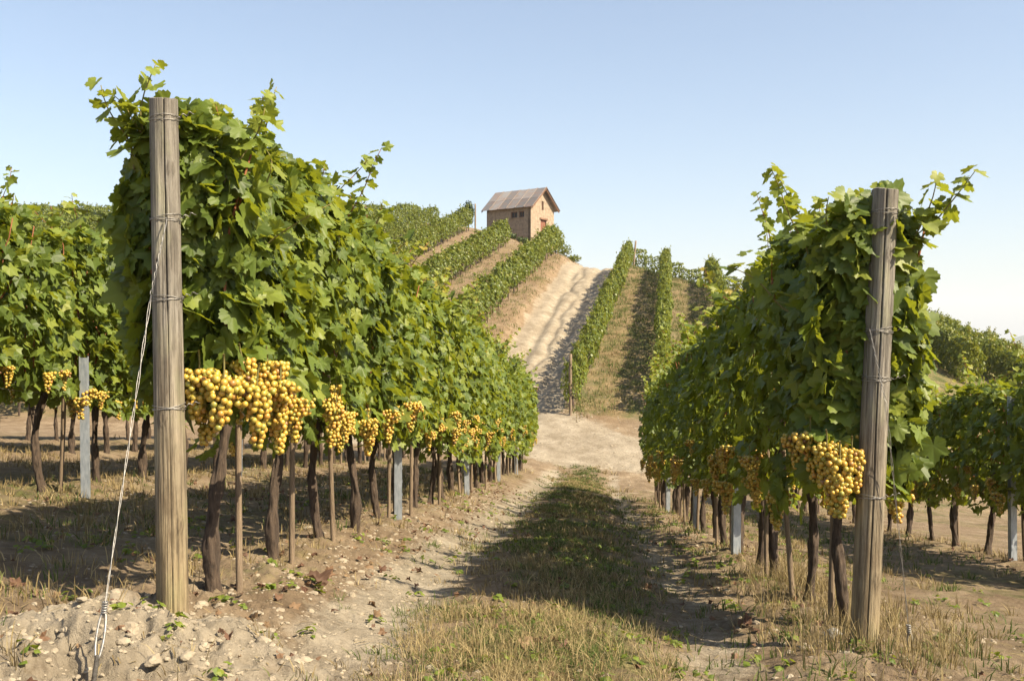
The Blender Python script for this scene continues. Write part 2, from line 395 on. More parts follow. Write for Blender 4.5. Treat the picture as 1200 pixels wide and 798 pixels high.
# ------------------------------------------------------------------ leaf templates
def leaf_template(lod):
    if lod == 0:
        th = np.radians(np.linspace(-166, 166, 45)); lob = [(0, 1.0, 27), (56, .86, 24), (-56, .86, 24), (113, .66, 26), (-113, .66, 26)]
        d = np.degrees(th); r = np.full(len(d), .56)
        r += 0
        for a, rr, w_ in lob: r = np.maximum(r, .54+(rr-.54)*np.clip(1-np.abs(d-a)/(w_+3), 0, 1)**.62)
        r *= 1+.055*np.where(np.arange(len(d)) % 2 == 0, 1, -1)
        r[0] *= .8; r[-1] *= .8
        vein = np.max([np.clip(1-np.abs(d-a)/9, 0, 1) for a, _, _ in lob], axis=0)
        P = [[0, 0, 0]]; vv = [1]
        for k, s in ((1, .55), (2, 1.0)):
            for t, q, v in zip(th, r, vein):
                z = -.13*(q*s)**2 + .05*v*s - .05*(1-v)*s + (.035*math.sin(5*t+1) if s == 1 else 0)
                P.append([math.sin(t)*q*s, math.cos(t)*q*s, z]); vv.append(v*(1 if s < 1 else .6))
        n = len(th); F = []
        for i in range(n-1):
            F.append([0, 1+i+1, 1+i]); a, b, c, e = 1+i, 2+i, 1+n+i, 2+n+i
            F.append([a, b, e]); F.append([a, e, c])
        return np.array(P), np.array(F), np.array(vv)
    if lod == 1:
        o = [(-160, .5), (-113, .72), (-84, .58), (-56, .88), (-28, .66), (0, 1.0), (28, .66), (56, .88), (84, .58), (113, .72), (160, .5)]
        P = [[0, 0, .03]]+[[math.sin(R(a))*r, math.cos(R(a))*r, -.14*r*r+(.05 if i % 2 else -.03)] for i, (a, r) in enumerate(o)]
        return np.array(P), np.array([[0, i+2, i+1] for i in range(len(o)-1)]), np.array([.6]+[.4 if i % 2 else 0 for i in range(len(o))])
    P = [[0, -.45, 0], [.75, .1, -.1], [.35, .75, -.12], [0, 1, -.15], [-.35, .75, -.12], [-.75, .1, -.1], [0, .2, .08]]
    return np.array(P), np.array([[6, 1, 0], [6, 2, 1], [6, 3, 2], [6, 4, 3], [6, 5, 4], [6, 0, 5]]), np.zeros(7)
TPL = [leaf_template(i) for i in range(3)]
def leaves_mesh(name, pos, nor, tip, size, lod, rg, rnd=None, curl=1.0):
    P, F, vv = TPL[lod]; n = len(pos)
    nor = nor/np.linalg.norm(nor, axis=1)[:, None]
    tip = tip-nor*np.sum(tip*nor, 1)[:, None]; tip /= np.linalg.norm(tip, axis=1)[:, None]+1e-9
    side = np.cross(tip, nor)
    T = np.repeat(P[None], n, 0).copy()
    c = rg.uniform(.2, 1.5, n)*curl
    T[:, :, 2] *= c[:, None]
    T[:, :, 2] += (np.abs(P[None, :, 0])*rg.uniform(-.25, .45, n)[:, None])*curl
    T[:, :, 2] += P[None, :, 1]*P[None, :, 0]*rg.uniform(-.35, .35, n)[:, None]*curl
    T[:, :, 0] *= rg.uniform(.85, 1.12, n)[:, None]
    T *= size[:, None, None]
    V = pos[:, None]+T[:, :, :1]*side[:, None]+T[:, :, 1:2]*tip[:, None]+T[:, :, 2:]*nor[:, None]
    FF = (F[None]+(np.arange(n)*len(P))[:, None, None]).reshape(-1, 3)
    if rnd is None: rnd = rg.uniform(0, 1, n)
    return mk_mesh(name, V.reshape(-1, 3), FF, {'rnd': np.repeat(rnd, len(P)), 'vein': np.tile(vv, n)}, lod == 0)

def canopy(rg, n, L, half, z0, z1, lod, size, endcap=False, shoots=4, extra=(), name='foliage', rag=.16, ystart=None):
    """row runs along local y, faces look to +-x"""
    sd = int(rg.integers(1000))
    ya, yb = (-L/2, L/2) if ystart is None else (ystart, ystart+L)
    pos = []; nor = []; tip = []; sz = []; rd = []
    def put(p, nn, t, s, r=None):
        pos.append(p); nor.append(nn); tip.append(t); sz.append(s)
        rd.append(rg.uniform(0, 1, len(p))*.93+(rg.uniform(0, 1, len(p)) > .975)*.07 if r is None else r)
    def prof(h): return (.78+.22*np.sin(np.pi*np.clip(h*1.05, 0, 1)))*(1-.45*np.clip(h-.72, 0, 1)/.28*1.0)
    for s in (-1, 1):
        m = int(n*.40); y = rg.uniform(ya, yb, m); h = rg.uniform(0, 1, m)**.95
        zb = z0+rag*fbm(y*2.2, y*0+s, sd)*1.6; zt = z1+.13*fbm(y*1.7, y*0+5, sd+3)
        z = zb+(zt-zb)*h
        x = s*(half*prof(h)*(1+.55*fbm(y*2.1+s*7, z*2.1, sd+9)))-s*rg.exponential(.085, m)
        nn = np.stack([np.full(m, s*1.0), np.full(m, -.05), .48+.5*np.clip(h-.6, 0, 1)], -1)+rg.normal(0, .58, (m, 3))
        tp = np.stack([np.full(m, s*.35), np.zeros(m), -np.ones(m)], -1)+rg.normal(0, .45, (m, 3))
        put(np.stack([x, y, z], -1), nn, tp, size*rg.uniform(.55, 1.25, m))
    m = int(n*.12); y = rg.uniform(ya, yb, m); zt = z1+.13*fbm(y*1.7, y*0+5, sd+3)   # top
    put(np.stack([rg.normal(0, half*.4, m), y, zt-rg.uniform(0, .12, m)], -1), np.stack([rg.normal(0, .6, m), rg.normal(0, .5, m), np.ones(m)], -1), rg.normal(0, 1, (m, 3))+np.array([0, 0, -.3]), size*rg.uniform(.5, 1.05, m))
    m = int(n*.14); y = rg.uniform(ya, yb, m); z = rg.uniform(z0+.1, z1-.05, m)      # inside
    put(np.stack([rg.normal(0, half*.35, m), y, z], -1), rg.normal(0, 1, (m, 3)), rg.normal(0, .6, (m, 3))+np.array([0, 0, -1]), size*rg.uniform(.6, 1.2, m))
    if endcap:
        m = int(n*.34); x = rg.uniform(-1, 1, m); h = rg.uniform(0, 1, m); z = z0+.05+(z1-z0)*h
        x = x*half*prof(h)*1.02
        y = ya+.02+.10*fbm(x*4, z*3, sd+4)+rg.exponential(.05, m)+.10*(np.abs(x)/half)**2
        put(np.stack([x, y, z], -1), np.stack([x*1.2, -np.ones(m), np.full(m, .35)], -1)+rg.normal(0, .45, (m, 3)), np.stack([x*.5, -.3*np.ones(m), -np.ones(m)], -1)+rg.normal(0, .45, (m, 3)), size*rg.uniform(.6, 1.3, m))
    canes = []
    sh = [((rg.normal(0, .12), rg.uniform(ya, yb), z1-.25), (rg.normal(0, .16), rg.normal(0, .16), rg.uniform(.35, .6))) for _ in range(shoots)]+list(extra)
    for a, b in sh:
        a = np.array(a); b = np.array(b); t = np.linspace(0, 1, 9)[:, None]
        bend = rg.normal(0, .08, 3)*np.array([1, 1, .2])
        C = a+b*t+bend*(t**2)*1.2+np.sin(t*6+rg.uniform(0, 6))*.012; canes.append(C)
        k = max(6, int(np.linalg.norm(b)/.035)); tt = np.linspace(.15, 1, k)
        Pc = np.stack([np.interp(tt, t[:, 0], C[:, q]) for q in range(3)], -1)
        aa = np.arange(k)*2.6+rg.uniform(0, 6)
        off = np.stack([np.cos(aa), np.sin(aa), np.full(k, .3)], -1)
        ss = size*(1.05-.45*tt)*rg.uniform(.8, 1.15, k)
        put(Pc+off*ss[:, None]*.5, off*np.array([.6, .6, 0])+np.array([0, 0, .8])+rg.normal(0, .4, (k, 3)), off+np.array([0, 0, -.6])+rg.normal(0, .3, (k, 3)), ss, np.clip(.72+.22*tt+rg.normal(0, .06, k), 0, .95))
    pos, nor, tip = map(np.concatenate, (pos, nor, tip))
    return leaves_mesh(name, pos, nor, tip, np.concatenate(sz), lod, rg, np.concatenate(rd)), canes
def canes_mesh(rg, canes, z0, z1, L, half, inner=6):
    g = Geo()
    for C in canes: g.tube(C, np.linspace(.005, .002, len(C)), 6)
    for _ in range(inner):
        y = rg.uniform(-L/2, L/2); x = rg.normal(0, half*.35); t = np.linspace(0, 1, 9)
        C = np.stack([x*t+rg.normal(0, .05)*np.sin(t*5), y+rg.normal(0, .1)*t, .92+(z1-1.1)*t], -1)
        g.tube(C, np.linspace(.008, .004, 9), 6)
    return g.mesh('cane', True)

def trunk_mesh(rg, h=.95, r=.028, arm=.42, n=26, seg=70):
    g = Geo(); t = np.linspace(0, 1, seg)
    P = np.stack([.032*np.sin(t*rg.uniform(3, 6)+rg.uniform(0, 6)), .04*np.sin(t*rg.uniform(3, 6)+rg.uniform(0, 6)), -.12+(h+.12)*t], -1)
    P[:, :2] -= P[0, :2]*(1-t[:, None])
    rr = r*(1.25-.45*t+.45*np.exp(-t*9))*(1+.16*np.sin(t*rg.uniform(14, 22)+rg.uniform(0, 6)))
    k0 = g.n; g.tube(P, rr, n)
    V = g.V[0]; c = np.repeat(P, n, 0); th = np.tile(np.arange(n), seg); hh = np.repeat(t, n)
    sd = int(rg.integers(999)); d = 1+.5*fbm(th*8/n+hh*5, hh*7, sd, 2)+.45*fbm(th*26/n+hh*9, hh*6, sd+5, 3); g.V[0] = c+(V-c)*d[:, None]
    top = P[-1]
    for s in (-1, 1):
        q = np.linspace(0, 1, 10)
        A = np.stack([top[0]+.03*np.sin(q*5+s), top[1]+s*arm*q, top[2]-.05+.05*np.sin(q*3)+.03*q], -1)
        g.tube(A, .024*(1.2-.5*q)*(1+.12*np.sin(q*20)), 8)
    return g.mesh('trunk', True)

def icosphere(sub):
    import bmesh
    bm = bmesh.new(); bmesh.ops.create_icosphere(bm, subdivisions=sub, radius=1)
    V = np.array([v.co[:] for v in bm.verts]); F = np.array([[v.index for v in f.verts] for f in bm.faces]); bm.free(); return V, F
ICO = {k: icosphere(k) for k in (1, 2, 3)}
def cluster_mesh(rg, n=75, L=.27, W=.075, r=.0125, sub=2, wing=True):
    pts = []; tries = 0
    while len(pts) < n and tries < 9000:
        tries += 1
        t = rg.uniform(0, 1)**.85; w_ = W*(1-.72*t**1.3)*(.75+.25*min(1, t*8))
        a = rg.uniform(0, 6.283); q = w_*rg.uniform(.45, 1.0)
        p = np.array([math.cos(a)*q, math.sin(a)*q, -.03-L*t])
        if wing and rg.uniform() < .16: p = np.array([W*.9+rg.normal(0, .02), rg.normal(0, .02), -.03-L*.35*rg.uniform()])
        if all(np.sum((p-o)**2) > (r*1.5)**2 for o in pts): pts.append(p)
    V0, F0 = ICO[sub]; pts = np.array(pts); k = len(pts); sz = r*rg.uniform(.82, 1.12, k)
    V = pts[:, None]+V0[None]*sz[:, None, None]*np.array([1, 1, 1.06]); F = (F0[None]+(np.arange(k)*len(V0))[:, None, None]).reshape(-1, 3)
    rnd = np.repeat(np.clip(rg.normal(.5, .25, k), 0, 1), len(V0))
    V = V.reshape(-1, 3)
    me = mk_mesh('grape_cluster', V, F, {'rnd': rnd}, True)
    return me
def stalk_mesh(L=.2):
    g = Geo(); t = np.linspace(0, 1, 8); g.tube(np.stack([.006*np.sin(t*5), .004*np.cos(t*4), .05-L*t], -1), np.linspace(.004, .002, 8), 6); return g.mesh('stalk', True)

rg = np.random.default_rng(3)
CLUST = [cluster_mesh(rg, int(rg.integers(80, 115)), rg.uniform(.17, .26), rg.uniform(.042, .062)) for _ in range(6)]
CLUST_FAR = [cluster_mesh(rg, 46, .19, .045, .016, 1) for _ in range(4)]
STALK = stalk_mesh()
TRUNKS = [trunk_mesh(rg) for _ in range(6)]
TRUNKS_H = [trunk_mesh(rg, .8, .032, .4, 7, 10) for _ in range(4)]
for t in TRUNKS+TRUNKS_H: t.materials.append(BARK)
for t in CLUST+CLUST_FAR: t.materials.append(GRAPE)
STALK.materials.append(GCANE)
def family(nv, n, L, half, z0, z1, lod, size, shoots, seed, mt, cane=True, rag=.16):
    out = []
    for i in range(nv):
        r_ = np.random.default_rng(seed+i); f, c = canopy(r_, n, L, half, z0, z1, lod, size, shoots=shoots, rag=rag)
        f.materials.append(mt); cm = None
        if cane: cm = canes_mesh(r_, c, z0, z1, L, half); cm.materials.append(CANE)
        out.append((f, cm))
    return out
FAM_HI = family(5, 1100, 1.15, .38, .78, 2.28, 0, .080, 4, 100, LEAF)        # left near row, detailed
FAM_LO = family(5, 760, 1.15, .32, .66, 2.22, 0, .080, 4, 140, LEAF)        # right near row, detailed
FAM_MID = family(6, 640, 1.2, .31, .66, 2.24, 1, .078, 7, 200, LEAF, rag=.24)
FAM_MIDT = family(6, 1050, 1.2, .39, .62, 2.34, 1, .078, 7, 240, LEAF, rag=.24)
FAM_R2 = family(5, 950, 1.2, .36, .62, 1.90, 1, .078, 3, 280, LEAF)
FAM_L2 = family(5, 1150, 1.2, .38, .78, 2.27, 1, .082, 4, 290, LEAF)
FAM_HILL = family(8, 520, 1.6, .38, .50, 1.72, 2, .095, 2, 300, LEAFH, cane=False, rag=.13)
FAM_FAR = family(4, 620, 1.6, .46, .25, 1.75, 2, .105, 2, 340, LEAFH, cane=False, rag=.1)

def add_cluster(parent, loc, k, far=False, s=1.0, rz=0.0):
    c = obj('grape_cluster', (CLUST_FAR if far else CLUST)[k % (4 if far else 6)], None, parent, loc, (rg.normal(0, .1), rg.normal(0, .1), rz)); c.scale = (s, s, s)
    if not far: obj('stalk', STALK, None, c)
def vine(loc, rz, fam, k, label, group, trunk=None, clusters=(), far=False, flip=False, sx=1, sz_=1, cane=True, cat='grapevine'):
    e = obj('grapevine', None, None, None, loc, (0, 0, rz)); tag(e, label, cat, group); e.empty_display_size = .2
    f, cm = fam[k % len(fam)]
    fo = obj('foliage', f, None, e, None, (0, 0, math.pi if flip else 0)); fo.scale = (sx, 1, sz_)
    if cm is not None and cane:
        c = obj('cane', cm, None, e, None, (0, 0, math.pi if flip else 0)); c.scale = (sx, 1, sz_)
    tr = (trunk or TRUNKS)[int(rg.integers(len(trunk or TRUNKS)))]
    t = obj('trunk', tr, None, e, None, (0, 0, rg.choice([0, math.pi]))); s = rg.uniform(.85, 1.2); t.scale = (s, 1, 1)
    for (cx, cy, cz, s) in clusters: add_cluster(e, (cx, cy, cz), int(rg.integers(12)), far, s, rg.uniform(0, 6.28))
    return e
RZ = -math.atan(M_ROW)
ORD = ['first', 'second', 'third', 'fourth', 'fifth', 'sixth', 'seventh', 'eighth', 'ninth', 'tenth', 'eleventh', 'twelfth']
def row_xy(row, Y): return ROW_U[row]+M_ROW*(Y-4.5), Y

# ---- end vines of the two foreground rows: their own foliage, closed at the row end
def end_vine(row, Y, z0, z1, n, seed, extra, label, clusters, ystart, skirt, half=.34):
    x, y = row_xy(row, Y); e = obj('grapevine', None, None, None, (x, y, gz(x, y)), (0, 0, RZ)); tag(e, label, 'grapevine', 'vines of the '+('left' if row == 'L1' else 'right')+' foreground row')
    r_ = np.random.default_rng(seed); f, c = canopy(r_, n, 1.15, half, z0, z1, 0, .092, True, 4, extra, ystart=ystart, rag=skirt)
    obj('foliage', f, LEAF, e)
    for C in c:
        g = Geo(); g.tube(C, np.linspace(.0055, .002, len(C)), 6); obj('shoot', g.mesh('shoot', True), GCANE, e)
    for i in range(9):                                  # reddish ripe canes rising from the cordon
        t = np.linspace(0, 1, 12); xx = r_.uniform(-.2, .3); yy = ystart+.05+r_.uniform(0, .5)
        g = Geo(); g.tube(np.stack([xx*(.4+.6*t)+.02*np.sin(t*7), yy+.04*np.sin(t*5+i), .88+(1.1+.2*r_.uniform())*t], -1), np.linspace(.0095, .005, 12), 7)
        obj('cane', g.mesh('cane', True), CANE, e)
    obj('trunk', TRUNKS[seed % 6], None, e).scale = (1, 1, 1)
    for k, (px, py, Yc, s) in enumerate(clusters):      # bunches given by where they hang in the world: x, z, y
        W = Vector((px, Yc, py))-e.location; ca, sa = math.cos(-RZ), math.sin(-RZ)
        add_cluster(e, (W.x*ca-W.y*sa, W.x*sa+W.y*ca, W.z), k, False, s, 1.3*k)
    return e
def P(px, py, Y): return ((px-600)/1167*Y, (399-py)/1167*Y, Y)
cl = [(*P(232, 425, 4.42), 1.15), (*P(262, 432, 4.38), 1.3), (*P(284, 415, 4.5), 1.0), (*P(303, 440, 4.45), 1.15), (*P(328, 440, 4.6), 1.05), (*P(345, 462, 4.75), .9), (*P(248, 462, 4.55), 1.05), (*P(222, 412, 4.6), 1.0), (*P(325, 470, 4.68), 1.0), (*P(270, 420, 4.7), 1.1), (*P(312, 418, 4.62), 1.0)]
end_vine('L1', 4.95, .95, 2.24, 1700, 7, [((-.12, -.45, 2.0), (-.18, -.02, .45)), ((-.05, -.42, 2.05), (-.28, -.05, .28)), ((.2, -.4, 1.95), (.22, 0, .32)), ((.3, -.35, 1.8), (.22, -.05, .3)), ((-.3, -.45, 1.7), (-.14, -.06, .12)), ((.28, -.3, 1.6), (.2, .05, .25))],
         'twisted old grapevine behind the left wooden end post, heavy gold grape bunches under its leaves', [(a, b, c, s) for (a, b, c, s) in cl], -.50, .16, .31)
cr = [(*P(968, 515, 4.75), 1.0), (*P(985, 530, 4.68), 1.1), (*P(1000, 522, 4.7), .95), (*P(950, 500, 4.9), .95), (*P(1046, 530, 4.95), .95), (*P(985, 495, 5.0), 1.1), (*P(1010, 498, 4.85), 1.0), (*P(936, 505, 5.1), .9), (*P(985, 548, 4.72), 1.0), (*P(975, 535, 4.8), 1.0)]
end_vine('R1', 5.35, .80, 2.22, 1400, 22, [((-.28, -.4, 1.95), (-.12, -.05, .42)), ((-.15, -.45, 1.95), (-.12, -.05, .3)), ((.2, -.5, 2.0), (.30, -.1, .36)), ((.15, -.5, 1.95), (.22, -.05, .34)), ((.05, -.5, 2.0), (.1, 0, .3)), ((-.35, -.3, 1.7), (-.2, 0, .2))],
         'grapevine right behind the right wooden end post, golden bunch hanging beside the post', cr, -.58, .12, .27)

# ---- the rest of the near rows
def near_row(row, ys, fam0, fam1, lab, group, side, far_from, ylod, dens):
    for i, Y in enumerate(ys):
        x, y = row_xy(row, Y); fam = fam0 if Y < ylod else fam1
        near = Y < far_from; cs = []
        nc = dens(Y)
        for _ in range(nc):
            s = side if rg.uniform() < .75 else -side
            cs.append((s*rg.uniform(.24, .42), rg.uniform(-.42, .42), rg.uniform(.78, 1.08) if row[0] == 'L' else rg.uniform(.72, 1.05), rg.uniform(.75, 1.1)))
        nm = lab(i, len(ys))
        vine((x, y, gz(x, y)), RZ, fam, int(rg.integers(50)), nm, group, clusters=cs, far=not near, flip=bool(rg.integers(2)), sx=rg.uniform(.92, 1.1), sz_=rg.uniform(.96, 1.04) if Y > 9 else rg.uniform(.98, 1.02))
def lab_main(name, post):
    def f(i, n):
        if i+2 <= 10: return f'{ORD[i+1]} grapevine of the {name} foreground row counted from the {post}'
        if i == n-1: return f'farthest grapevine of the {name} foreground row, at the bottom of the slope'
        return f'leafy grapevine in the far half of the {name} foreground row'
    return f
near_row('L1', np.arange(5.88, 27.2, .93), FAM_HI, FAM_MIDT, lab_main('left', 'left wooden end post'), 'vines of the left foreground row', 1, 9.5, 11, lambda Y: 6 if Y < 9.5 else (4 if Y < 13 else 2))
near_row('R1', np.arange(6.3, 20.6, .93), FAM_LO, FAM_MID, lab_main('right', 'right wooden end post'), 'vines of the right foreground row', -1, 9.0, 11, lambda Y: 5 if Y < 9 else 2)
near_row('L2', np.arange(6.6, 27, .97), FAM_L2, FAM_L2, lambda i, n: (f'{ORD[i]} grapevine from the left edge in the second row left of the path' if i < 6 else 'leafy grapevine of the second left row, mostly hidden behind the first row'), 'vines of the second row on the left', 1, 0, 0, lambda Y: 5 if Y < 13 else 1)
near_row('R2', np.arange(8.6, 25, .97), FAM_R2, FAM_R2, lambda i, n: (f'{ORD[i]} grapevine from the right edge in the second row right of the path' if i < 6 else 'leafy grapevine of the second right row, mostly hidden behind the first row'), 'vines of the second row on the right', -1, 0, 0, lambda Y: 5 if Y < 16 else 1)
near_row('L3', np.arange(10.5, 28, 1.0), FAM_L2, FAM_L2, lambda i, n: 'grapevine of the third row on the left, a dark trunk seen between nearer trunks', 'vines of the third row on the left', 1, 0, 0, lambda Y: 1)

near_row('L4', np.arange(13.5, 28, 1.0), FAM_L2, FAM_L2, lambda i, n: 'grapevine of the fourth row on the left, farthest back behind the trunks', 'vines of the fourth row on the left', 1, 0, 0, lambda Y: 0)
# ------------------------------------------------------------------ hill vineyards
def hx(X60, Y, m=.165): return X60+m*(Y-60)
HILL = [  # name, X at Y=60, slope, y start, y end, description
    ('right1', 6.7, .177, 33.9, 67.0, 'hill row bordering the right side of the pale track'),
    ('right2', 9.25, .160, 34.0, 66.5, 'second row on the hill right of the track'),
    ('right3', 12.05, .160, 36.0, 65.0, 'third row on the hill right of the track'),
    ('left1', .75, .180, 38.0, 74.0, 'hill row bordering the left side of the pale track'),
    ('left2', -3.55, .185, 44.0, 77.0, 'hill row ending in front of the hut'),
    ('left3', -8.1, .165, 56.0, 85.0, 'hill row ending by the small dark tree'),
    ('far1', 24.6, .170, 50.0, 66.0, 'lowest of the three rows on the far right slope'),
    ('far2', 29.2, .170, 54.0, 76.0, 'middle row on the far right slope'),
    ('far3', 34.0, .170, 60.0, 78.0, 'uppermost row on the far right slope under the skyline'),
]
nind = 0
for nm, x60, m_, ya, yb, desc in HILL:
    ys = np.arange(ya, yb, 1.38 if nm[:3] != 'far' else 1.05)
    for i, Y in enumerate(ys):
        X = hx(x60, Y, m_); nind += 1
        if i == 0: lb = f'downhill end vine of the {desc}'
        elif i == len(ys)-1: lb = f'topmost vine of the {desc}'
        else: lb = f'bushy vine within the {desc}'
        vine((X+rg.normal(0, .04), Y, gz(X, Y)-.03), -math.atan(m_), FAM_FAR if nm[:3] == 'far' else FAM_HILL, int(rg.integers(50)), lb, 'vines of the '+desc, trunk=TRUNKS_H, far=True, flip=bool(rg.integers(2)), sx=rg.uniform(.8, 1.1)*(.78 if 'right' in nm else 1.3), sz_=rg.uniform(.95, 1.08)*(1.14 if 'left' in nm else 1.25 if 'far' in nm else 1.0))
for i in range(9):                                       # row running across behind the crest, right of the track
    X = 9.4+1.35*i; Y = 75.5-.15*i
    lb = 'leftmost vine of the dark row across the skyline beside the leaning post' if i == 0 else 'dark green vine in the row running across the skyline right of the track'
    vine((X, Y, gz(X, Y)), R(90), FAM_HILL, i, lb, 'vines of the row across the skyline', trunk=TRUNKS_H, far=True)
# the further vines of the hill, one mass
def far_mass():
    Vs = []; Fs = []; rn = []; off = 0; q = []
    gt = Geo()
    for x60 in [15.0, 19.6, 38.8, 43.5]: q += [(x60, y, .17) for y in np.arange(46, 72 if x60 < 30 else 80, 1.4)]
    for k in range(13): q += [(-11.9-3.4*k, y, .165) for y in np.arange(66 if k < 3 else 74, 97 if k > 0 else 90, 1.4)]
    for k in range(9): q += [(-11.9-3.4*k, y, .165) for y in np.arange(33+.6*k, 66 if k < 3 else 74, 1.4)]
    for x60, y, m_ in q:
        x = hx(x60, y, m_); f = FAM_HILL[int(rg.integers(8))][0]
        n = len(f.vertices); V = np.zeros(n*3, np.float32); f.vertices.foreach_get('co', V); V = V.reshape(-1, 3)
        a = -math.atan(m_)+math.pi*int(rg.integers(2)); c, s = math.cos(a), math.sin(a)
        V = np.stack([V[:, 0]*c-V[:, 1]*s+x, V[:, 0]*s+V[:, 1]*c+y, V[:, 2]*rg.uniform(.95, 1.08)+gz(x, y)], -1)
        F = np.zeros(len(f.loops), np.int32); f.loops.foreach_get('vertex_index', F); F = F.reshape(-1, 3)
        r_ = np.zeros(n, np.float32); f.attributes['rnd'].data.foreach_get('value', r_)
        Vs.append(V); Fs.append(F+off); rn.append(r_); off += n
        gt.tube([(x, y, gz(x, y)-.1), (x+.03, y, gz(x, y)+.5), (x, y+.02, gz(x, y)+1.0)], .04, 5)
    nv = sum(map(len, Vs))
    o = obj('distant_vines', mk_mesh('distant_vines', np.concatenate(Vs), np.concatenate(Fs), {'rnd': np.concatenate(rn), 'vein': np.zeros(nv)}), LEAFH)
    tag(o, 'further vine rows covering the top of the hill at left and right', 'vineyard', kind='stuff')
    o2 = obj('trunks', gt.mesh('trunks'), BARK, o); tag(o2, kind='stuff')
far_mass()
print('hill vines', nind)

# ------------------------------------------------------------------ posts
def end_post(base, top, r0, r1, label, crack_a, bands, seed, top_open):
    base = Vector(base); top = Vector(top); H = (top-base).length
    e = obj('end_post', None, None, None, base); tag(e, label, 'post', 'wooden end posts')
    q = Vector((0, 0, 1)).rotation_difference(top-base); e.rotation_mode = 'QUATERNION'; e.rotation_quaternion = q
    n = 120; m = 160; t = np.linspace(-.18/H, 1, m); th = np.linspace(0, 2*np.pi, n, endpoint=False)
    T, A = np.meshgrid(t, th, indexing='ij'); r_ = r0+(r1-r0)*T
    d = .0035*fbm(np.cos(A)*2+np.sin(A)*3, T*3, seed, 3)+.0022*fbm(A*16, T*5, seed+3, 3)
    ca = crack_a+.10*fbm(T*4, T*0, seed+5); wd = .032+.03*vn(T*7, T*0, seed+6)
    deep = np.clip(.25+1.3*vn(T*3.1, T*0+2, seed+8)*1.2, 0, 1)
    dd = np.abs((A-ca+np.pi) % (2*np.pi)-np.pi); d -= .024*deep*np.clip(1-dd/wd, 0, 1)
    for k in range(5):
        a0 = crack_a+.9+1.05*k; s0 = .1+.17*k; dd = np.abs((A-a0-.06*fbm(T*5, T*0, seed+20+k)+np.pi) % (2*np.pi)-np.pi)
        d -= .006*np.clip(1-dd/.03, 0, 1)*sst(s0, s0+.05, T)*(1-sst(s0+.35, s0+.42, T))
    kn_ = np.zeros_like(T)
    for (kt, ka) in ((.37, crack_a-.45), (.68, crack_a-.7), (.16, crack_a+.6), (.86, crack_a+.4)):       # knots
        dk = np.hypot((((A-ka+np.pi) % (2*np.pi))-np.pi)*r0, (T-kt)*H*.6); d += .008*G(dk, .018)-.010*G(dk, .006); kn_ = kn_+.75*G(dk, .007)+.45*G(dk-.018, .004)
    r_ = r_+d
    X = r_*np.cos(A); Y = r_*np.sin(A); Z = T*H
    Z = Z+(T > .999)*(.004*np.sin(A*2+1)+.003*fbm(A*3, A*0, seed))
    V = np.stack([X, Y, Z], -1).reshape(-1, 3)
    i = np.arange(m-1)[:, None]*n; j = np.arange(n)[None]; jn = (j+1) % n
    g = Geo(); g.add(V, np.stack([i+j, i+jn, i+n+jn, i+n+j], -1).reshape(-1, 4))
    rim = V[-n:]; inner = rim*np.array([.9, .9, 1])+np.array([0, 0, .004]); c = np.array([[0, 0, H+.002]])
    g.add(np.concatenate([rim, inner, c]), np.concatenate([np.array([[k, (k+1) % n, n+(k+1) % n] for k in range(n)]), np.array([[k, n+(k+1) % n, n+k] for k in range(n)]), np.array([[n+k, n+(k+1) % n, 2*n] for k in range(n)])]))
    ka_ = np.concatenate([np.clip(kn_, 0, 1).ravel(), np.zeros(2*n+1)]); obj('timber', g.mesh('timber', True, {'knot': ka_}), POST, e)
    for k, hz in enumerate(bands):
        g = Geo()
        for w_ in range(3 if k != 0 else 2):
            a = np.linspace(0, 2*np.pi, 60); rr = r0+(r1-r0)*hz/H+.004; rw = rr+.002*np.sin(a*9)
            g.tube(np.stack([rw*np.cos(a), rw*np.sin(a), hz+w_*.007-.009+(.006+.004*w_)*np.sin(a+w_*2.5+k)], -1), .0015, 6, False)
        a = np.linspace(0, 1, 14); g.tube(np.stack([rr+.07*a, -.02+.01*np.sin(a*14), hz+.006*np.cos(a*16)+.02*a], -1), .002, 5)
        obj('wire_band', g.mesh('wire_band', True), WIRE, e)
    return e
bl = Vector((P(202, 708, 4.34)[0], 4.34, -1.149)); tl = Vector((P(190, 117, 4.34)[0], 4.36, 1.049))
br = Vector((P(1012, 762, 4.75)[0], 4.75, -1.478)); tr_ = Vector((P(1040, 222, 4.75)[0], 4.78, .720))
end_post(bl, tl, .0665, .060, 'weathered round wooden end post at the left row, tall with a long crack', R(-70), [2.12, 1.335, .86, 1.68], 5, 0)
end_post(br, tr_, .0650, .060, 'weathered round wooden end post at the right row, leaning slightly right', R(-100), [2.10, 1.30, .74, 1.53], 55, 0)

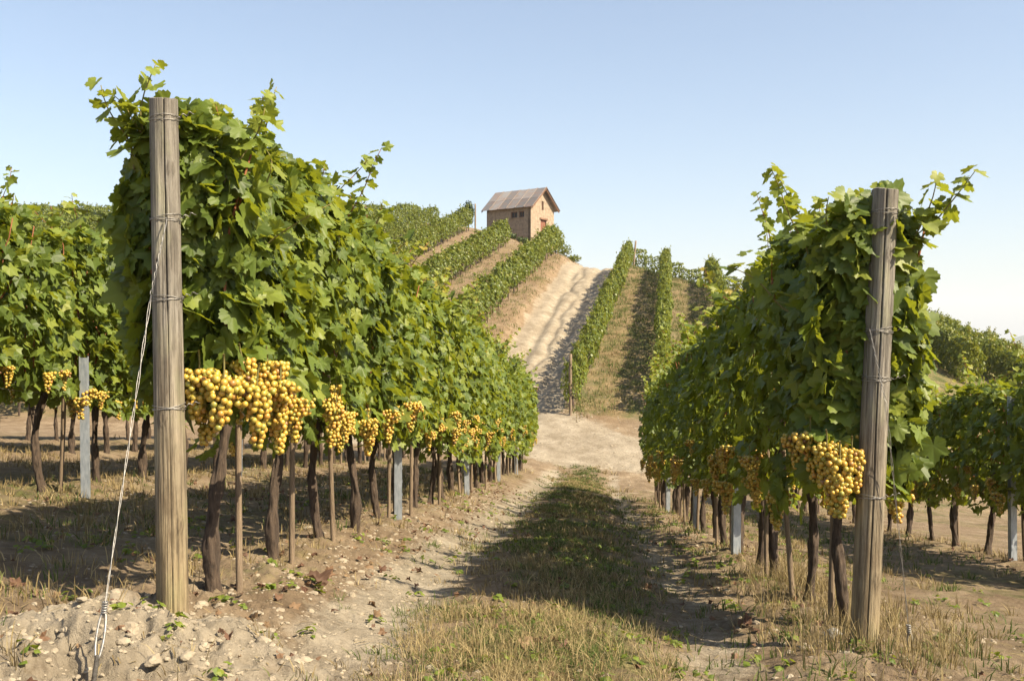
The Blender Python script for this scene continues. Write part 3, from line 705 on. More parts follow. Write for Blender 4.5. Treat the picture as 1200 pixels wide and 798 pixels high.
def guy(pts, anchor, label, loop=True):
    e = obj('guy_wire', None, None, None, anchor); tag(e, label, 'wire', 'anchor wires of the end posts'); A = Vector(anchor)
    g = Geo(); q = [np.array(Vector(p)-A) for p in pts]
    for k in range(2):
        C = []
        for a, b in zip(q[:-1], q[1:]):
            for t in np.linspace(0, 1, 30): C.append(a+(b-a)*t)
        C = np.array(C); s = np.arange(len(C)); tw = .0045*np.exp(-((s-len(C)*.5)/len(C)*2)**2)
        C[:, 0] += tw*np.cos(s*.9+k*math.pi); C[:, 1] += tw*np.sin(s*.9+k*math.pi)
        g.tube(C, .0014, 6)
    obj('strand', g.mesh('strand', True), WIRE, e)
    g = Geo(); end = q[-1]; a = np.linspace(0, 2*np.pi, 30)
    dirn = (q[-2]-end); dirn /= np.linalg.norm(dirn)
    sd = np.cross(dirn, [0, 1, 0]); sd /= np.linalg.norm(sd)
    g.tube(end+(dirn[None]*(np.cos(a)*.085)[:, None]+sd[None]*(np.sin(a)*.014)[:, None])-dirn*.06, .0045, 6, False)
    g.tube([end-dirn*.13, end-dirn*.26], .009, 8)
    obj('anchor_loop', g.mesh('anchor_loop', True), WIRE, e)
    g = Geo()
    for k in range(5):
        a = np.linspace(0, 2*np.pi, 16); g.tube(end+dirn*(.02+.009*k)+np.stack([np.cos(a)*.009, np.sin(a)*.009, a*0], -1), .003, 5, False)
    obj('tie', g.mesh('tie', True), WIRE, e)
xa, ya_ = P(110, 745, 3.55)[0], 3.55; za = gz(xa, ya_)+.13
guy([P(196, 255, 4.28)[0:1]+(4.28,)+(P(196, 255, 4.28)[1],), (P(177, 345, 4.2)[0], 4.2, P(177, 345, 4.2)[1]), (xa+.02, ya_+.03, za+.02)], (xa, ya_, za), 'thin twisted steel wire slanting from the left wooden post down to an anchor loop')
xb, yb_ = P(1066, 735, 4.72)[0], 4.72; zb = gz(xb, yb_)+.08
guy([(P(1019, 385, 4.67)[0], 4.67, P(1019, 385, 4.67)[1]), (P(1038, 470, 4.64)[0], 4.64, P(1038, 470, 4.64)[1]), (xb, yb_, zb)], (xb, yb_, zb), 'thin steel wire running from the right wooden post down to the dry grass')

def steel_post(X, Y, H, label, group):
    e = obj('steel_post', None, None, None, (X, Y, gz(X, Y)), (R(rg.normal(0, .8)), R(rg.normal(0, .8)), RZ+.25)); tag(e, label, 'post', group)
    g = Geo(); w_ = .032; t_ = .0022; d_ = .024
    prof = [(-w_, d_), (-w_, -d_), (w_, -d_), (w_, d_)]
    g.box((0, -d_, H/2-.15), (w_, t_, H/2+.15)); g.box((-w_, 0, H/2-.15), (t_, d_+.002, H/2+.148)); g.box((w_, 0, H/2-.15), (t_, d_+.002, H/2+.148))
    for k in range(int(H/.12)):
        for s in (-1, 1): g.box((s*(w_+.003), .0, .12+k*.12), (.003, .007, .012))
    obj('profile', g.mesh('profile'), METAL, e)
ux = lambda row, Y: row_xy(row, Y)[0]
sp = [('L1', 8.95, 1.0), ('L1', 13.9, 1.2), ('L1', 18.6, 1.5), ('L1', 23.0, 1.5)]
for i, (r_, Y, H) in enumerate(sp): steel_post(ux(r_, Y)+.12, Y, 1.05 if i == 0 else 1.1, f'{["nearest", "second nearest", "third nearest", "farthest"][i]} grey steel post under the left foreground row', 'steel posts of the left foreground row')
for i, Y in enumerate([8.7, 12.0, 16.5]): steel_post(ux('R1', Y)-.10, Y, 1.1, f'{["nearest", "middle", "farthest"][i]} grey steel post under the right foreground row', 'steel posts of the right foreground row')
steel_post(ux('L2', 8.6)+.34, 8.6, 1.2, 'grey steel post standing left of the left wooden post, in the second row', 'steel posts of the second rows')
steel_post(ux('L2', 12.6)+.25, 12.6, 1.2, 'small grey steel post further back in the second left row', 'steel posts of the second rows')
steel_post(ux('R2', 10.5)-.20, 10.4, 1.75, 'tall grey steel post at the right edge in front of the second right row', 'steel posts of the second rows')

def stake(X, Y, H, r, label, group, tilt=.02, mt=None):
    g = Geo(); t = np.linspace(0, 1, 8)
    o_ = g.tube(np.stack([.006*np.sin(t*4+X), .004*np.cos(t*5), -.15+(H+.15)*t], -1), r*(1+.06*np.sin(t*9+Y)), 7)
    o = obj('vine_stake', g.mesh('vine_stake', True), mt or STAKE, None, (X, Y, gz(X, Y)), (rg.normal(0, tilt), rg.normal(0, tilt), rg.uniform(0, 6))); tag(o, label, 'stake', group)
for row, Ys, sd, nm in (('L1', [5.02]+list(np.arange(5.88, 27.2, .93)), .11, 'left'), ('R1', [5.42]+list(np.arange(6.3, 20.6, .93)), -.1, 'right')):
    for i, Y in enumerate([q for k_, q in enumerate(Ys) if k_ < 3 or k_ % 5 not in (1, 3)]):
        lb = f'{ORD[i]} thin wooden stake from the {nm} end post, beside a vine trunk' if i < 10 else f'thin wooden stake beside a trunk in the far half of the {nm} foreground row'
        stake(ux(row, Y)+sd+rg.normal(0, .02), Y-.03, 1.15 if i else 1.0, .017, lb, f'stakes of the {nm} foreground row')
for row, Ys, nm in (('L2', np.arange(6.75, 27, 1.94), 'left'), ('R2', np.arange(8.8, 25, 1.94), 'right')):
    for i, Y in enumerate(Ys): stake(ux(row, Y)+.08, Y, 1.1, .02, f'slim wooden stake among the trunks of the second {nm} row', f'stakes of the second {nm} row')
# hillside stakes
X = 2.57-.62; stake(X, 33.2, 2.05, .055, 'pale wooden post at the foot of the hill row beside the track', 'posts on the hill', .01)
stake(8.85, 72.5, 2.0, .07, 'leaning wooden post on the skyline right of the track', 'posts on the hill', .12)
for i, Y in enumerate(np.arange(48, 74, 2.76)): stake(hx(.75, Y, .18)+.25, Y, .95, .04, 'short brown stake along the right foot of the hill row left of the track', 'stakes of the first hill row left of the track')
for i, Y in enumerate(np.arange(56, 77, 2.76)): stake(hx(-3.55, Y, .185)+.25, Y, .9, .04, 'short brown stake along the foot of the second hill row left of the track', 'stakes of the second hill row left of the track')

# trellis wires
def trellis(row, y0, y1, h, label, x0=None):
    ys = np.linspace(y0, y1, 60); xs = ux(row, 0)+M_ROW*ys; g = Geo()
    zs = ground_z(xs, ys, False)+h-.02*np.abs(np.sin((ys-y0)*.7))
    g.tube(np.stack([xs, ys, zs], -1), .0022, 5); o = obj('trellis_wire', g.mesh('trellis_wire', True), WIRE); tag(o, label, 'wire', 'trellis wires')
for row, y0, y1, nm in (('L1', 4.34, 27.3, 'left foreground'), ('R1', 4.75, 20.6, 'right foreground'), ('L2', 6, 27, 'second left'), ('R2', 8, 25, 'second right')):
    for h, w_ in ((.86, 'lower'), (1.33, 'upper')): trellis(row, y0, y1, h, f'{w_} steel trellis wire running along the {nm} row')

# ------------------------------------------------------------------ hut
def plaster_mat():
    m, nt, p = mat('old_plaster'); v = objvec(nt)
    n1 = noise(nt, v, 1.1, 6, .7); n2 = noise(nt, v, 4, 6, .7)
    c = ramp(nt, n2, [(.3, (.16, .12, .085)), (.55, (.29, .225, .16)), (.8, (.38, .31, .235))])
    br_ = nt.nodes.new('ShaderNodeTexBrick'); br_.inputs['Scale'].default_value = 5; br_.inputs['Color1'].default_value = (.30, .12, .07, 1); br_.inputs['Color2'].default_value = (.38, .18, .10, 1); br_.inputs['Mortar'].default_value = (.38, .30, .22, 1)
    nt.links.new(objvec(nt, (1, 1, 1.4)), br_.inputs['Vector'])
    c = mixc(nt, ramp(nt, n1, [(.63, (0, 0, 0)), (.68, (1, 1, 1))]), c, br_.outputs[0])
    sx = nt.nodes.new('ShaderNodeSeparateXYZ'); nt.links.new(v, sx.inputs[0])
    low = ramp(nt, mth(nt, 'ADD', sx.outputs[2], mth(nt, 'MULTIPLY', n2, .6)), [(.45, (1, 1, 1)), (.9, (0, 0, 0))])
    c = mixc(nt, mth(nt, 'MULTIPLY', low, .6), c, (.16, .115, .085))
    nt.links.new(c, p.inputs['Base Color']); p.inputs['Roughness'].default_value = .95; bump(nt, p, n2, .5, .03); return m
def roof_mat():
    m, nt, p = mat('rusty_roof_sheet'); oi = nt.nodes.new('ShaderNodeObjectInfo'); v = objvec(nt, (1, 2.5, 2.5))
    g_ = ramp(nt, oi.outputs['Random'], [(0, (.10, .10, .105)), (.5, (.19, .185, .185)), (1, (.29, .28, .27))])
    rust = ramp(nt, noise(nt, v, 1.2, 6, .7), [(.44, (0, 0, 0)), (.62, (1, 1, 1))])
    c = mixc(nt, mth(nt, 'MULTIPLY', rust, .45), g_, (.24, .13, .08))
    nt.links.new(c, p.inputs['Base Color']); p.inputs['Roughness'].default_value = .6; p.inputs['Metallic'].default_value = .25; bump(nt, p, noise(nt, v, 9), .3, .02); return m
SEAM = simple('seam_metal', (.10, .07, .055), (.22, .17, .14), 5, .6, 0)
def hut():
    al = R(36); L = 4.9; W = 3.7; H = 3.25; rise = 1.6; Y0 = 88.0
    cx = 22/1167*Y0; z0 = 116/1167*Y0
    e = obj('stone_hut', None, None, None, (cx, Y0, z0), (0, 0, -al+math.pi)); tag(e, 'small plastered hut with grey metal gable roof on top of the hill', 'hut')
    # local: +x = along long wall away from the near corner, -y after the turn = depth of the gable
    pl = plaster_mat(); dark = simple('dark_opening', (.02, .02, .02), (.04, .035, .03), 5, .6, 0); wood = simple('old_wood', (.12, .06, .035), (.24, .13, .08), 8, .8, .2)
    g = Geo(); D = -W; tk = .3
    def wall_rects(fn, U, H_, holes):        # cut a wall of U x H_ into boxes round rectangular holes
        us = sorted({0, U, *[h[0] for h in holes], *[h[1] for h in holes]}); zs = sorted({-1.2, H_, *[h[2] for h in holes], *[h[3] for h in holes]})
        for a, b in zip(us[:-1], us[1:]):
            for c_, d_ in zip(zs[:-1], zs[1:]):
                if any(h[0] <= a and b <= h[1] and h[2] <= c_ and d_ <= h[3] for h in holes): continue
                fn(a, b, c_, d_)
    # long wall faces local +y (towards camera left); its outer plane is y = 0
    win = [(.72, 1.30, 2.2, 2.75), (1.48, 2.18, 2.2, 2.75)]
    wall_rects(lambda a, b, c_, d_: g.box(((a+b)/2, -tk/2, (c_+d_)/2), ((b-a)/2, tk/2, (d_-c_)/2)), L, H, win)
    # gable wall outer plane x = 0, runs along -y
    door = [(1.55, 2.45, -.05, 2.1)]; gw = (1.72, 2.02, 2.95, 3.75)
    wall_rects(lambda a, b, c_, d_: g.box((tk/2, -(a+b)/2, (c_+d_)/2), (tk/2-.001, (b-a)/2, (d_-c_)/2)), W, H-.35, [(1.55, 2.45, -.05, 2.1)])
    # gable triangle with the little window left open
    def zroof(y): return H+rise*(1-abs(y-W/2)/(W/2))
    ys = [0, .45, .9, 1.3, gw[0], gw[1], 2.4, 2.8, 3.25, W]
    for xo in (0, L-tk):
        for a, b in zip(ys[:-1], ys[1:]):
            spans = [(H-.35, None)]
            if xo == 0 and (a, b) == (gw[0], gw[1]): spans = [(H-.35, gw[2]), (gw[3], None)]
            for lo, hi_ in spans:
                za = min(zroof(a), 99) if hi_ is None else hi_; zb_ = zroof(b) if hi_ is None else hi_
                Vv = [[x, -y, z] for x in (xo+.001, xo+tk) for (y, z) in ((a, lo), (b, lo), (b, zb_), (a, za))]
                g.add(Vv, [[0, 1, 2, 3], [7, 6, 5, 4], [0, 4, 5, 1], [1, 5, 6, 2], [2, 6, 7, 3], [3, 7, 4, 0]])
    g.box((L-tk/2, -W/2, (H-.35-1.2)/2), (tk/2, W/2-.001, (H-.35+1.2)/2)); g.box((L/2, -W+tk/2, (H-1.2)/2), (L/2-.002, tk/2, (H+1.2)/2))
    obj('wall', g.mesh('wall'), pl, e)
    def part(name, boxes, m_, parent=e):
        g_ = Geo()
        for c_, h_ in boxes: g_.box(c_, h_)
        return obj(name, g_.mesh(name), m_, parent)
    for (a, b, c_, d_) in win:
        f = part('window', [((a+.03, -.12, (c_+d_)/2), (.03, .03, (d_-c_)/2)), ((b-.03, -.12, (c_+d_)/2), (.03, .03, (d_-c_)/2)), (((a+b)/2, -.12, c_+.03), ((b-a)/2-.06, .03, .03)), (((a+b)/2, -.12, d_-.03), ((b-a)/2-.06, .03, .03)), (((a+b)/2, -.12, (c_+d_)/2), (.015, .02, (d_-c_)/2-.06))], wood)
        part('pane', [(((a+b)/2, -.15, (c_+d_)/2), ((b-a)/2-.06, .005, (d_-c_)/2-.06))], dark, f)
        part('sill', [(((a+b)/2, .02, c_-.03), ((b-a)/2+.05, .06, .03))], pl, f)
    f = part('gable_window', [((.10, -gw[0]-.03, (gw[2]+gw[3])/2), (.03, .03, .4)), ((.10, -gw[1]+.03, (gw[2]+gw[3])/2), (.03, .03, .4))], wood)
    part('pane', [((.14, -(gw[0]+gw[1])/2, (gw[2]+gw[3])/2), (.005, .15, .4))], dark, f)
    d = part('door', [((.12, -(1.6+.1*k+.0), 1.02), (.02, .047, 1.05)) for k in range(9)], simple('red_door_wood', (.13, .05, .03), (.22, .09, .05), 6, .8, .2))
    part('lintel', [((-.03, -2.0, 2.17), (.05, .62, .07))], wood, d)
    part('handle', [((.085, -1.68, 1.0), (.02, .02, .06))], dark, d)
    # roof: six sheets on each slope, overhanging
    rm = roof_mat(); oh = .42; rf = part('roof', [((L/2, -W/2, H+rise+.02), (L/2+oh, .05, .06))], wood)
    sl = math.hypot(W/2, rise); nx, nz = rise/sl, (W/2)/sl
    eav = .48
    for side in (0, 1):
        for k in range(6):
            a = -oh+(L+2*oh)*k/6; b = -oh+(L+2*oh)*(k+1)/6-.015
            for half_ in range(2):
                t0, t1 = ((0, .52), (.5, 1.0))[half_]; g_ = Geo(); m_ = 14; lift = .10+(.018 if half_ == 0 else 0)+.006*(k % 2)
                xs = np.linspace(a, b, m_); Vv = []
                for q, tt in enumerate((t0, t1)):
                    s_ = tt*(sl+eav); yy = W/2-s_*(W/2)/sl; zz = H+rise-s_*rise/sl
                    for th_ in (0, .02):
                        for i_, x_ in enumerate(xs):
                            zz2 = zz+lift+.012*math.cos(i_*math.pi)*1 + (-.02+th_)
                            Vv.append([x_, -(yy if side == 0 else W-yy), zz2])
                idx = lambda q, t_, i_: (q*2+t_)*m_+i_
                F_ = []
                for i_ in range(m_-1):
                    F_ += [[idx(0, 1, i_), idx(0, 1, i_+1), idx(1, 1, i_+1), idx(1, 1, i_)], [idx(0, 0, i_), idx(1, 0, i_), idx(1, 0, i_+1), idx(0, 0, i_+1)], [idx(0, 0, i_), idx(0, 0, i_+1), idx(0, 1, i_+1), idx(0, 1, i_)], [idx(1, 0, i_), idx(1, 1, i_), idx(1, 1, i_+1), idx(1, 0, i_+1)]]
                F_ += [[idx(0, 0, 0), idx(0, 1, 0), idx(1, 1, 0), idx(1, 0, 0)], [idx(0, 0, m_-1), idx(1, 0, m_-1), idx(1, 1, m_-1), idx(0, 1, m_-1)]]
                g_.add(Vv, F_); obj('roof_sheet', g_.mesh('roof_sheet'), rm, rf)
                if half_ == 0:
                    g_ = Geo(); g_.tube([(a-.01, -(W/2 if side == 0 else W/2), H+rise+lift+.03), (a-.01, -((W/2-(sl+eav)*(W/2)/sl) if side == 0 else W-(W/2-(sl+eav)*(W/2)/sl)), H+rise-(sl+eav)*rise/sl+lift+.02)], .03, 6); obj('seam_strip', g_.mesh('seam_strip'), SEAM, rf)
        for x_ in (-oh+.06, 0.5*L, L+oh-.06):        # rafters
            A = np.array([x_, -W/2, H+rise-.02]); s_ = sl+eav-.05
            B = np.array([x_, -W/2+(1 if side == 0 else -1)*(s_*(W/2)/sl), H+rise-.02-s_*rise/sl]); g_ = Geo(); dv = (B-A); n_ = np.array([0, -dv[2], dv[1]]); n_ /= np.linalg.norm(n_); n_ *= np.sign(n_[2])*-.06
            Vv = [A+[-.04, 0, 0], A+[.04, 0, 0], B+[.04, 0, 0], B+[-.04, 0, 0]]; Vv += [v_+n_ for v_ in Vv]
            g_.add(Vv, [[0, 1, 2, 3], [7, 6, 5, 4], [0, 4, 5, 1], [1, 5, 6, 2], [2, 6, 7, 3], [3, 7, 4, 0]]); obj('rafter', g_.mesh('rafter'), wood, rf)
    return e
hut()

# small dark tree, shrubs by the hut
def shrub(name, X, Y, h, w_, n, mt, label, cat, trunkh=0, size=.09, group=None):
    e = obj(name, None, None, None, (X, Y, gz(X, Y))); tag(e, label, cat, group)
    d = rg.normal(0, 1, (n, 3)); d /= np.linalg.norm(d, axis=1)[:, None]
    rr = rg.uniform(.45, 1, n)[:, None]*(1+.35*fbm(d[:, 0]*3+X, d[:, 1]*3+d[:, 2]*2, 7))[:, None]
    p = d*rr*np.array([w_, w_, (h-trunkh)/2])+np.array([0, 0, trunkh+(h-trunkh)/2])
    obj('crown' if trunkh else 'foliage', leaves_mesh('crown', p, d+rg.normal(0, .5, (n, 3)), rg.normal(0, 1, (n, 3)), size*rg.uniform(.6, 1.3, n), 2, rg), mt, e)
    g = Geo(); g.tube([(0, 0, -.1), (.03, 0, h*.3), (0, .02, h*.7)], [.06, .05, .02] if trunkh else [.03, .02, .01], 7)
    for k in range(5):
        a = rg.uniform(0, 6.28); g.tube([(.01, 0, h*.3), (math.cos(a)*w_*.5, math.sin(a)*w_*.5, h*.6)], [.025, .008], 5)
    obj('trunk' if trunkh else 'stem', g.mesh('trunk', True), BARK, e)
shrub('small_tree', -51/1167*86, 86, 2.6, .55, 900, LEAFD, 'small dark evergreen tree standing left of the hut', 'tree', .6, .10)
stake(-43/1167*85.5, 85.5, 2.4, .07, 'pale post standing between the dark small tree and the hut', 'posts on the hill', .02)
for i, (px, Y, h, w_) in enumerate([(592, 86.5, .8, .6), (600, 87.2, .5, .5), (612, 87, .7, .6), (653, 84, 1.9, .8), (661, 80, 1.1, .7), (672, 77, .6, .6)]):
    lb = ['dark low shrub at the foot of the hut wall, leftmost of three', 'smallest dark shrub against the hut wall', 'dark shrub beside the near corner of the hut', 'tall green bush right of the hut corner', 'dry low bush on the bank right of the hut', 'tiny bush at the lower end of the bank beside the track top'][i]
    shrub('shrub', (px-600)/1167*Y, Y, h, w_, 260, LEAFD if i < 3 else LEAFH, lb, 'shrub', 0, .09, 'shrubs round the hut')

# ------------------------------------------------------------------ stones, clods
def stone_mesh(rg, sub=2, flat=.7):
    V, F = ICO[sub]; V0 = V; s = int(rg.integers(999)); d = np.ones(len(V))
    for _ in range(9):                      # chip planar facets off a ball
        q = rg.normal(0, 1, 3); q /= np.linalg.norm(q); c = rg.uniform(.55, .85); dt = V0@q; d = np.minimum(d, np.where(dt > c, c/np.maximum(dt, .01), 1))
    d = d*(1+.28*fbm(V0[:, 0]*2.3+s, V0[:, 1]*2.3+V0[:, 2]*2.7, s, 3)); return V0*d[:, None]*np.array([1, rg.uniform(.7, 1), flat*rg.uniform(.7, 1.1)]), F
SV = [stone_mesh(rg) for _ in range(8)]
def rubble(name, pts, sizes, mt, label):
    Vs = []; Fs = []; off = 0
    zz = ground_z(pts[:, 0], pts[:, 1])
    for (x, y), s, z in zip(pts, sizes, zz):
        V, F = SV[int(rg.integers(8))]; a = rg.uniform(0, 6.28); c, q = math.cos(a), math.sin(a)
        W = V*s; W = np.stack([W[:, 0]*c-W[:, 1]*q+x, W[:, 0]*q+W[:, 1]*c+y, W[:, 2]+z-s*.12], -1); Vs.append(W); Fs.append(F+off); off += len(V)
    o = obj(name, mk_mesh(name, np.concatenate(Vs), np.concatenate(Fs)), mt); tag(o, label, 'rubble', kind='stuff')
def scatter(n, fx, fy): return np.stack([fx(n), fy(n)], -1)
a = scatter(1500, lambda n: rg.normal(-1.5, .65, n), lambda n: rg.normal(3.85, .38, n))
yb2 = rg.uniform(4.2, 16, 2400)**1.0; b = np.stack([ROW_U['L1']+.35+M_ROW*(yb2-4.5)+rg.normal(0, .28, 2400), yb2], -1)
yc = rg.uniform(4.4, 12, 700); c_ = np.stack([ROW_U['R1']-.25+M_ROW*(yc-4.5)+rg.normal(0, .3, 700), yc], -1)
yd = rg.uniform(5, 16, 2600); d_ = np.stack([ROW_U['L2']+.6+M_ROW*(yd-4.5)+rg.normal(.3, .9, 2600), yd], -1)
pts = np.concatenate([a, b, c_]); rubble('clods', pts, np.clip(rg.lognormal(-4.75, .55, len(pts)), .004, .034), STONE, 'pale clay clods and pebbles scattered along the foot of the rows')
pts = np.concatenate([d_, scatter(700, lambda n: rg.uniform(-2.5, 3, n), lambda n: rg.uniform(3, 8, n))]); rubble('pebbles', pts, np.clip(rg.lognormal(-4.8, .5, len(pts)), .004, .028), STONE, 'small earth crumbs and pebbles strewn over the path and second row')
qx = rg.uniform(-1.5, 7, 2600); qy = rg.uniform(26.5, 36, 2600); rubble('track_rubble', np.stack([qx, qy], -1), np.clip(rg.lognormal(-4.3, .6, 2600), .008, .06), STONE, 'small stones and earth lumps on the pale track at the foot of the hill')
big = [(150, 742, .05, 'left of the anchor loop, large pale'), (45, 775, .055, 'in the bottom left corner'), (322, 768, .04, 'in front of the left post, right of the mound'), (240, 762, .035, 'below the left post'), (88, 735, .045, 'on the mound left of the wire'), (205, 735, .04, 'directly under the left post'), (135, 715, .035, 'on the mound behind the wire'), (268, 705, .032, 'just right of the left post'), (300, 720, .03, 'right of the post beside the dry leaf'), (975, 748, .06, 'grey, left of the right post base'), (945, 760, .035, 'left of the grey boulder at the right post'), (1060, 775, .03, 'right of the right post base'), (400, 660, .05, 'on the bank under the left row'), (360, 620, .04, 'at the foot of the second left trunk'), (412, 700, .03, 'on the shaded rut below the left row'), (180, 780, .045, 'at the bottom edge below the wire anchor')]
def at_ground(px, py):
    dx, dz = (px-600)/1167, (399-py)/1167; lo, hi = 1.5, 40
    for Y in np.arange(2.5, 40, .02):
        if dz*Y <= gz(dx*Y, Y): return dx*Y, Y
    return dx*30, 30
for i, (px, py, s, wh) in enumerate(big):
    x, y = at_ground(px, py); V, F = stone_mesh(rg, 3, .65)
    o = obj('stone', mk_mesh('stone', V*s, F), GSTONE if i == 9 else STONE, None, (x, y, gz(x, y)+s*.2), (0, 0, rg.uniform(0, 6))); tag(o, f'loose clay stone {wh}', 'stone', 'loose stones')

# ------------------------------------------------------------------ fallen leaves
fl = [(372, 690, .09, 'largest red-brown, below the second trunk of the left row'), (385, 680, .07, 'curled brown, touching the largest one on the left bank'), (292, 737, .075, 'red-brown, on the mound right of the left post'), (345, 715, .05, 'small, behind the red leaf on the mound'), (330, 705, .045, 'small dark, on the grey gravel bank'), (615, 762, .07, 'orange-brown curled, in the grass at the bottom middle'), (640, 755, .08, 'upright brown, right of the orange leaf in the grass'), (655, 762, .06, 'rightmost of three in the grass strip'), (438, 725, .05, 'flat brown on the left wheel rut'), (432, 668, .06, 'brown, under the fourth left trunk'), (445, 672, .05, 'dark red under the left row by the bank edge'), (470, 640, .05, 'tan, beside the nearest steel post foot'), (875, 735, .06, 'brown, right of the right wheel rut'), (890, 742, .05, 'dark red on the right row bank'), (862, 742, .045, 'small brown left of the two on the right bank'), (760, 690, .045, 'brown on the right wheel rut'), (20, 690, .06, 'dark brown at the left picture edge')]
for i, (px, py, s, wh) in enumerate(fl):
    x, y = at_ground(px, py); me = leaves_mesh('dry_leaf', np.zeros((1, 3)), np.array([[rg.normal(0, .7), -.6, .8]]), np.array([[rg.normal(), rg.normal(), .1]]), np.array([s*.85]), 0, rg, curl=3.4)
    o = obj('dry_leaf', me, DRYLEAF, None, (x, y, gz(x, y)+s*.38)); tag(o, f'dry fallen vine leaf, {wh}', 'fallen leaf', 'dry leaves on the ground')
n = 1700; yy = rg.uniform(3.2, 18, n); rr = rg.choice([-1.15, -1.5, 1.4, 1.75, -3.9, -3, -2.3, 4.6, -.9, .2], n)
xx = rr+M_ROW*(yy-4.5)+rg.normal(0, .28, n); zz = ground_z(xx, yy)+.018
o = obj('leaf_litter', leaves_mesh('leaf_litter', np.stack([xx, yy, zz], -1), np.array([0, 0, 1.])+rg.normal(0, .45, (n, 3)), rg.normal(0, 1, (n, 3)), rg.uniform(.010, .032, n), 1, rg, curl=3.2), DRYLEAF)
tag(o, 'small brown leaf scraps littering the ground under the rows', 'leaf litter', kind='stuff')

# ------------------------------------------------------------------ grass
def blades(name, x, y, h, wid, mt, label, lean=.5, cat='grass', rnd=None):
    n = len(x); z = ground_z(x, y)-.01; a = TA.pop()+rg.normal(0, .5, n) if TA and len(TA[-1]) == n else rg.uniform(0, 6.283, n); l = np.abs(rg.normal(0, lean, n))
    dx, dy = np.cos(a)*l, np.sin(a)*l; b = rg.uniform(0, 6.283, n); sx, sy = np.cos(b)*wid, np.sin(b)*wid
    V = np.zeros((n, 7, 3))
    for k, (t, w_) in enumerate(((0, 1), (.4, .8), (.75, .5))):
        hx_, hy_ = dx*h*t**1.7, dy*h*t**1.7; hz = h*t*(1-.25*l*t)
        for s in (0, 1): V[:, k*2+s] = np.stack([x+hx_+(2*s-1)*sx*w_, y+hy_+(2*s-1)*sy*w_, z+hz], -1)
    V[:, 6] = np.stack([x+dx*h, y+dy*h, z+h*np.clip(1-.42*l, .25, 1)], -1)
    o_ = (np.arange(n)*7)[:, None]; F4 = np.concatenate([o_+[0, 1, 3, 2], o_+[2, 3, 5, 4]]); F3 = o_+[4, 5, 6]
    if rnd is None: rnd = rg.uniform(0, 1, n)
    o = obj(name, mk_mesh(name, V.reshape(-1, 3), [F3, F4], {'rnd': np.repeat(rnd, 7)}), mt); tag(o, label, cat, kind='stuff')
TA = []
def tufts(n, fx, ymin, ymax, per, spread, pw=1.6, seedthr=None):
    y = ymin+(ymax-ymin)*rg.uniform(0, 1, n)**pw; x = fx(y, n)
    if seedthr is not None:
        keep = fbm(x/.7, y/.9, seedthr)+rg.normal(0, .15, n) > -.05; x, y = x[keep], y[keep]
    big = np.repeat(rg.uniform(.5, 1.6, len(x)), per)
    ox = rg.normal(0, spread, len(x)*per)*big; oy = rg.normal(0, spread, len(x)*per)*big; TA.append(np.arctan2(oy, ox))
    x = np.repeat(x, per)+ox; y = np.repeat(y, per)+oy; return x, y
cen = lambda y, n: .14+M_ROW*(y-4.5)+rg.normal(0, .36, n)+.22*fbm(y/.8, y*0, 66)
x, y = tufts(2200, cen, 2.9, 28.5, 13, .03, 1.6, 71)
blades('dry_grass', x, y, rg.uniform(.025, .085, len(x))*(.7+.8*vn(x*2, y*2, 5)), .0016+.00022*y, DRYG, 'dry straw coloured grass of the strip between the wheel ruts', 1.0)
x, y = tufts(4200, cen, 3.0, 28.5, 13, .035, 1.3, 78)
blades('green_grass', x, y, rg.uniform(.02, .08, len(x)), .0018+.00022*y, GREENG, 'green grass growing in the strip between the wheel ruts', 1.0)
x, y = tufts(210, lambda y, n: .05+rg.uniform(-.55, .65, n)+M_ROW*(y-4.5), 3.0, 5.2, 22, .03, 1.0)
blades('tall_dry_grass', x, y, rg.uniform(.04, .14, len(x)), .0014, DRYG, 'taller dry grass tufts in the foreground of the strip', .8, rnd=rg.uniform(.55, 1, len(x)))
def und(rows, w_): return lambda y, n: rg.choice(rows, n)+M_ROW*(y-4.5)+rg.normal(0, w_, n)
x, y = tufts(1500, und([-1.75, -2.2, 1.6, 1.9, 2.3, 2.6, 4.6, 5.0], .35), 3.4, 22, 15, .03, 1.4, 90)
blades('row_dry_grass', x, y, rg.uniform(.03, .13, len(x)), .0018+.0002*y, DRYG, 'dry yellow grass along the feet of the vine rows', .55)
x, y = tufts(3000, lambda y, n: rg.uniform(-9, -1.7, n)+M_ROW*(y-4.5), 3.6, 20, 12, .04, 1.3, 95)
blades('bank_grass', x, y, rg.uniform(.04, .13, len(x)), .002+.0002*y, DRYG, 'dry grass between the left rows', .6)
x, y = tufts(1500, und([-3.2, -2.6, 1.3, 2.6, 3.3, 4.0, -4.6], .4), 3.6, 22, 12, .04, 1.3, 99)
blades('weeds', x, y, rg.uniform(.03, .11, len(x)), .003+.0002*y, GREENG, 'low green weeds and grass between the vine rows', .7)
x, y = tufts(90, lambda y, n: 1.72+M_ROW*(y-4.5)+rg.normal(0, .22, n), 4.3, 7.5, 24, .03, 1.0)
blades('post_grass', x, y, rg.uniform(.08, .24, len(x)), .0016, DRYG, 'tall straw tufts round the foot of the right post', .4)
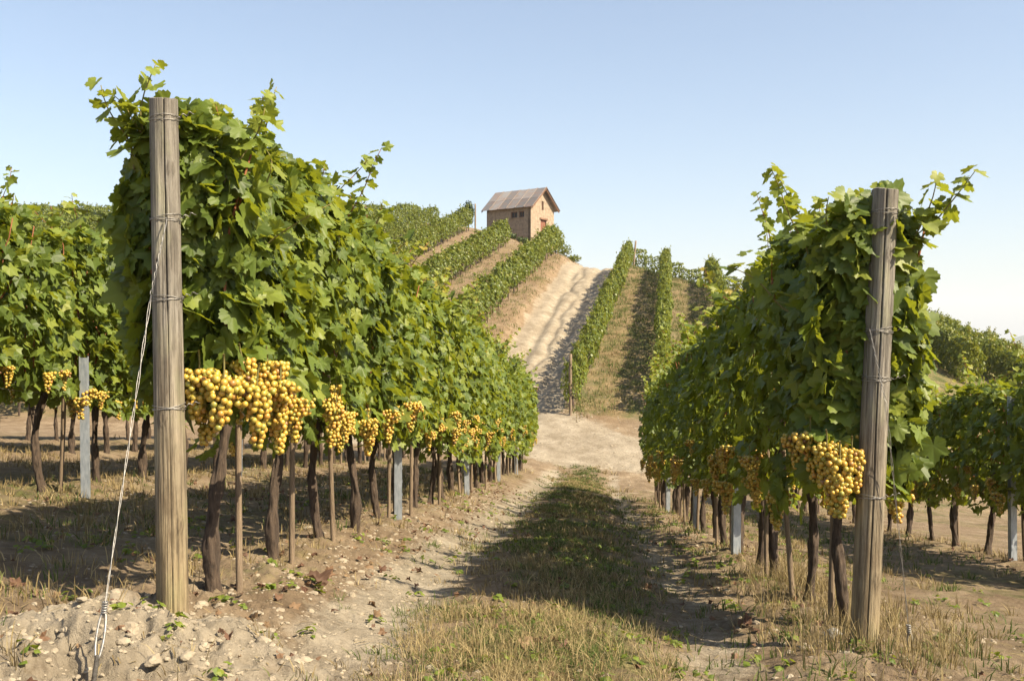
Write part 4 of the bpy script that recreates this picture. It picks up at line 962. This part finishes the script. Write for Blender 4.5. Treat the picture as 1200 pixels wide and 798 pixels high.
def weeds(n, xf, y0, y1, label):
    yy = rg.uniform(0, 1, n)**1.3*(y1-y0)+y0; xx = xf(yy, n); k = 9
    a = rg.uniform(0, 6.283, n*k); rad = rg.uniform(.01, .05, n*k); x = np.repeat(xx, k)+np.cos(a)*rad; y = np.repeat(yy, k)+np.sin(a)*rad
    z = ground_z(x, y)+rg.uniform(.01, .035, n*k)
    o = obj('broadleaf_weeds', leaves_mesh('broadleaf_weeds', np.stack([x, y, z], -1), np.stack([np.cos(a)*.4, np.sin(a)*.4, np.ones(n*k)], -1)+rg.normal(0, .2, (n*k, 3)), np.stack([np.cos(a), np.sin(a), a*0], -1), rg.uniform(.01, .03, n*k), 2, rg, rg.uniform(.2, .8, n*k)), LEAF)
    tag(o, label, 'weeds', kind='stuff')
weeds(520, lambda y, n: rg.choice([.1, .3, 1.4, -1.3, -2.6, 2.6], n)+rg.normal(0, .35, n)+M_ROW*(y-4.5), 3.3, 18, 'low broad-leaved green weeds scattered over the path strip and banks')
n = 2600; yy = 3.1+rg.uniform(0, 1, n)**1.4*14; xx = rg.uniform(-3.4, 3.4, n)+M_ROW*(yy-4.5); ln = rg.uniform(.02, .09, n); aa = rg.uniform(0, 6.283, n)
dx, dy = np.cos(aa)*ln, np.sin(aa)*ln; wx, wy = -np.sin(aa)*.0022, np.cos(aa)*.0022; z0_ = ground_z(xx, yy)+.012; z1_ = ground_z(xx+dx, yy+dy)+.014
V = np.stack([np.stack([xx-wx, yy-wy, z0_], -1), np.stack([xx+wx, yy+wy, z0_], -1), np.stack([xx+dx+wx, yy+dy+wy, z1_], -1), np.stack([xx+dx-wx, yy+dy-wy, z1_], -1)], 1)
o = obj('straw_litter', mk_mesh('straw_litter', V.reshape(-1, 3), (np.arange(n)*4)[:, None]+np.arange(4), {'rnd': np.repeat(rg.uniform(0, .8, n), 4)}), DRYG); tag(o, 'bits of straw and twig lying on the bare ground', 'straw', kind='stuff')
# hillside grass
yy = rg.uniform(33, 72, 2600); xx = track_x(yy)+rg.choice([-1, 1, 1], 2600)*(rg.uniform(2.0, 10, 2600)); xx, yy = np.repeat(xx, 12)+rg.normal(0, .12, 2600*12), np.repeat(yy, 12)+rg.normal(0, .12, 2600*12)
blades('hill_grass', xx, yy, rg.uniform(.06, .22, len(xx)), .012, GREENG, 'olive grass between the hill rows', .6, rnd=rg.uniform(.2, 1, len(xx)))
yy = rg.uniform(25, 90, 2600); xx = track_x(yy)+rg.uniform(-9, 12, 2600); ok = (np.abs(xx-track_x(yy)) > 1.7) | (yy < 26); ok &= (yy < 26) | (yy > 32.5); xx, yy = xx[ok], yy[ok]; xx, yy = np.repeat(xx, 10)+rg.normal(0, .12, len(xx)*10), np.repeat(yy, 10)+rg.normal(0, .12, len(yy)*10)
blades('hill_dry_grass', xx, yy, rg.uniform(.05, .2, len(xx)), .012, DRYG, 'dry straw grass on the hillside and the track banks', .6)
g = Geo(); g.box((0, 2000, 160), (6200, 7200, 205)); hz = g.mesh('haze'); hm = bpy.data.materials.new('haze'); hm.use_nodes = True
hn = hm.node_tree; hn.nodes.remove(hn.nodes['Principled BSDF']); pv = hn.nodes.new('ShaderNodeVolumePrincipled'); pv.inputs['Color'].default_value = (.86, .92, 1, 1); pv.inputs['Density'].default_value = .00016
hn.links.new(pv.outputs[0], hn.nodes['Material Output'].inputs['Volume']); o = obj('haze', hz, hm); tag(o, 'pale summer haze over the far land', 'haze', kind='stuff')
print('objects', len(bpy.data.objects))
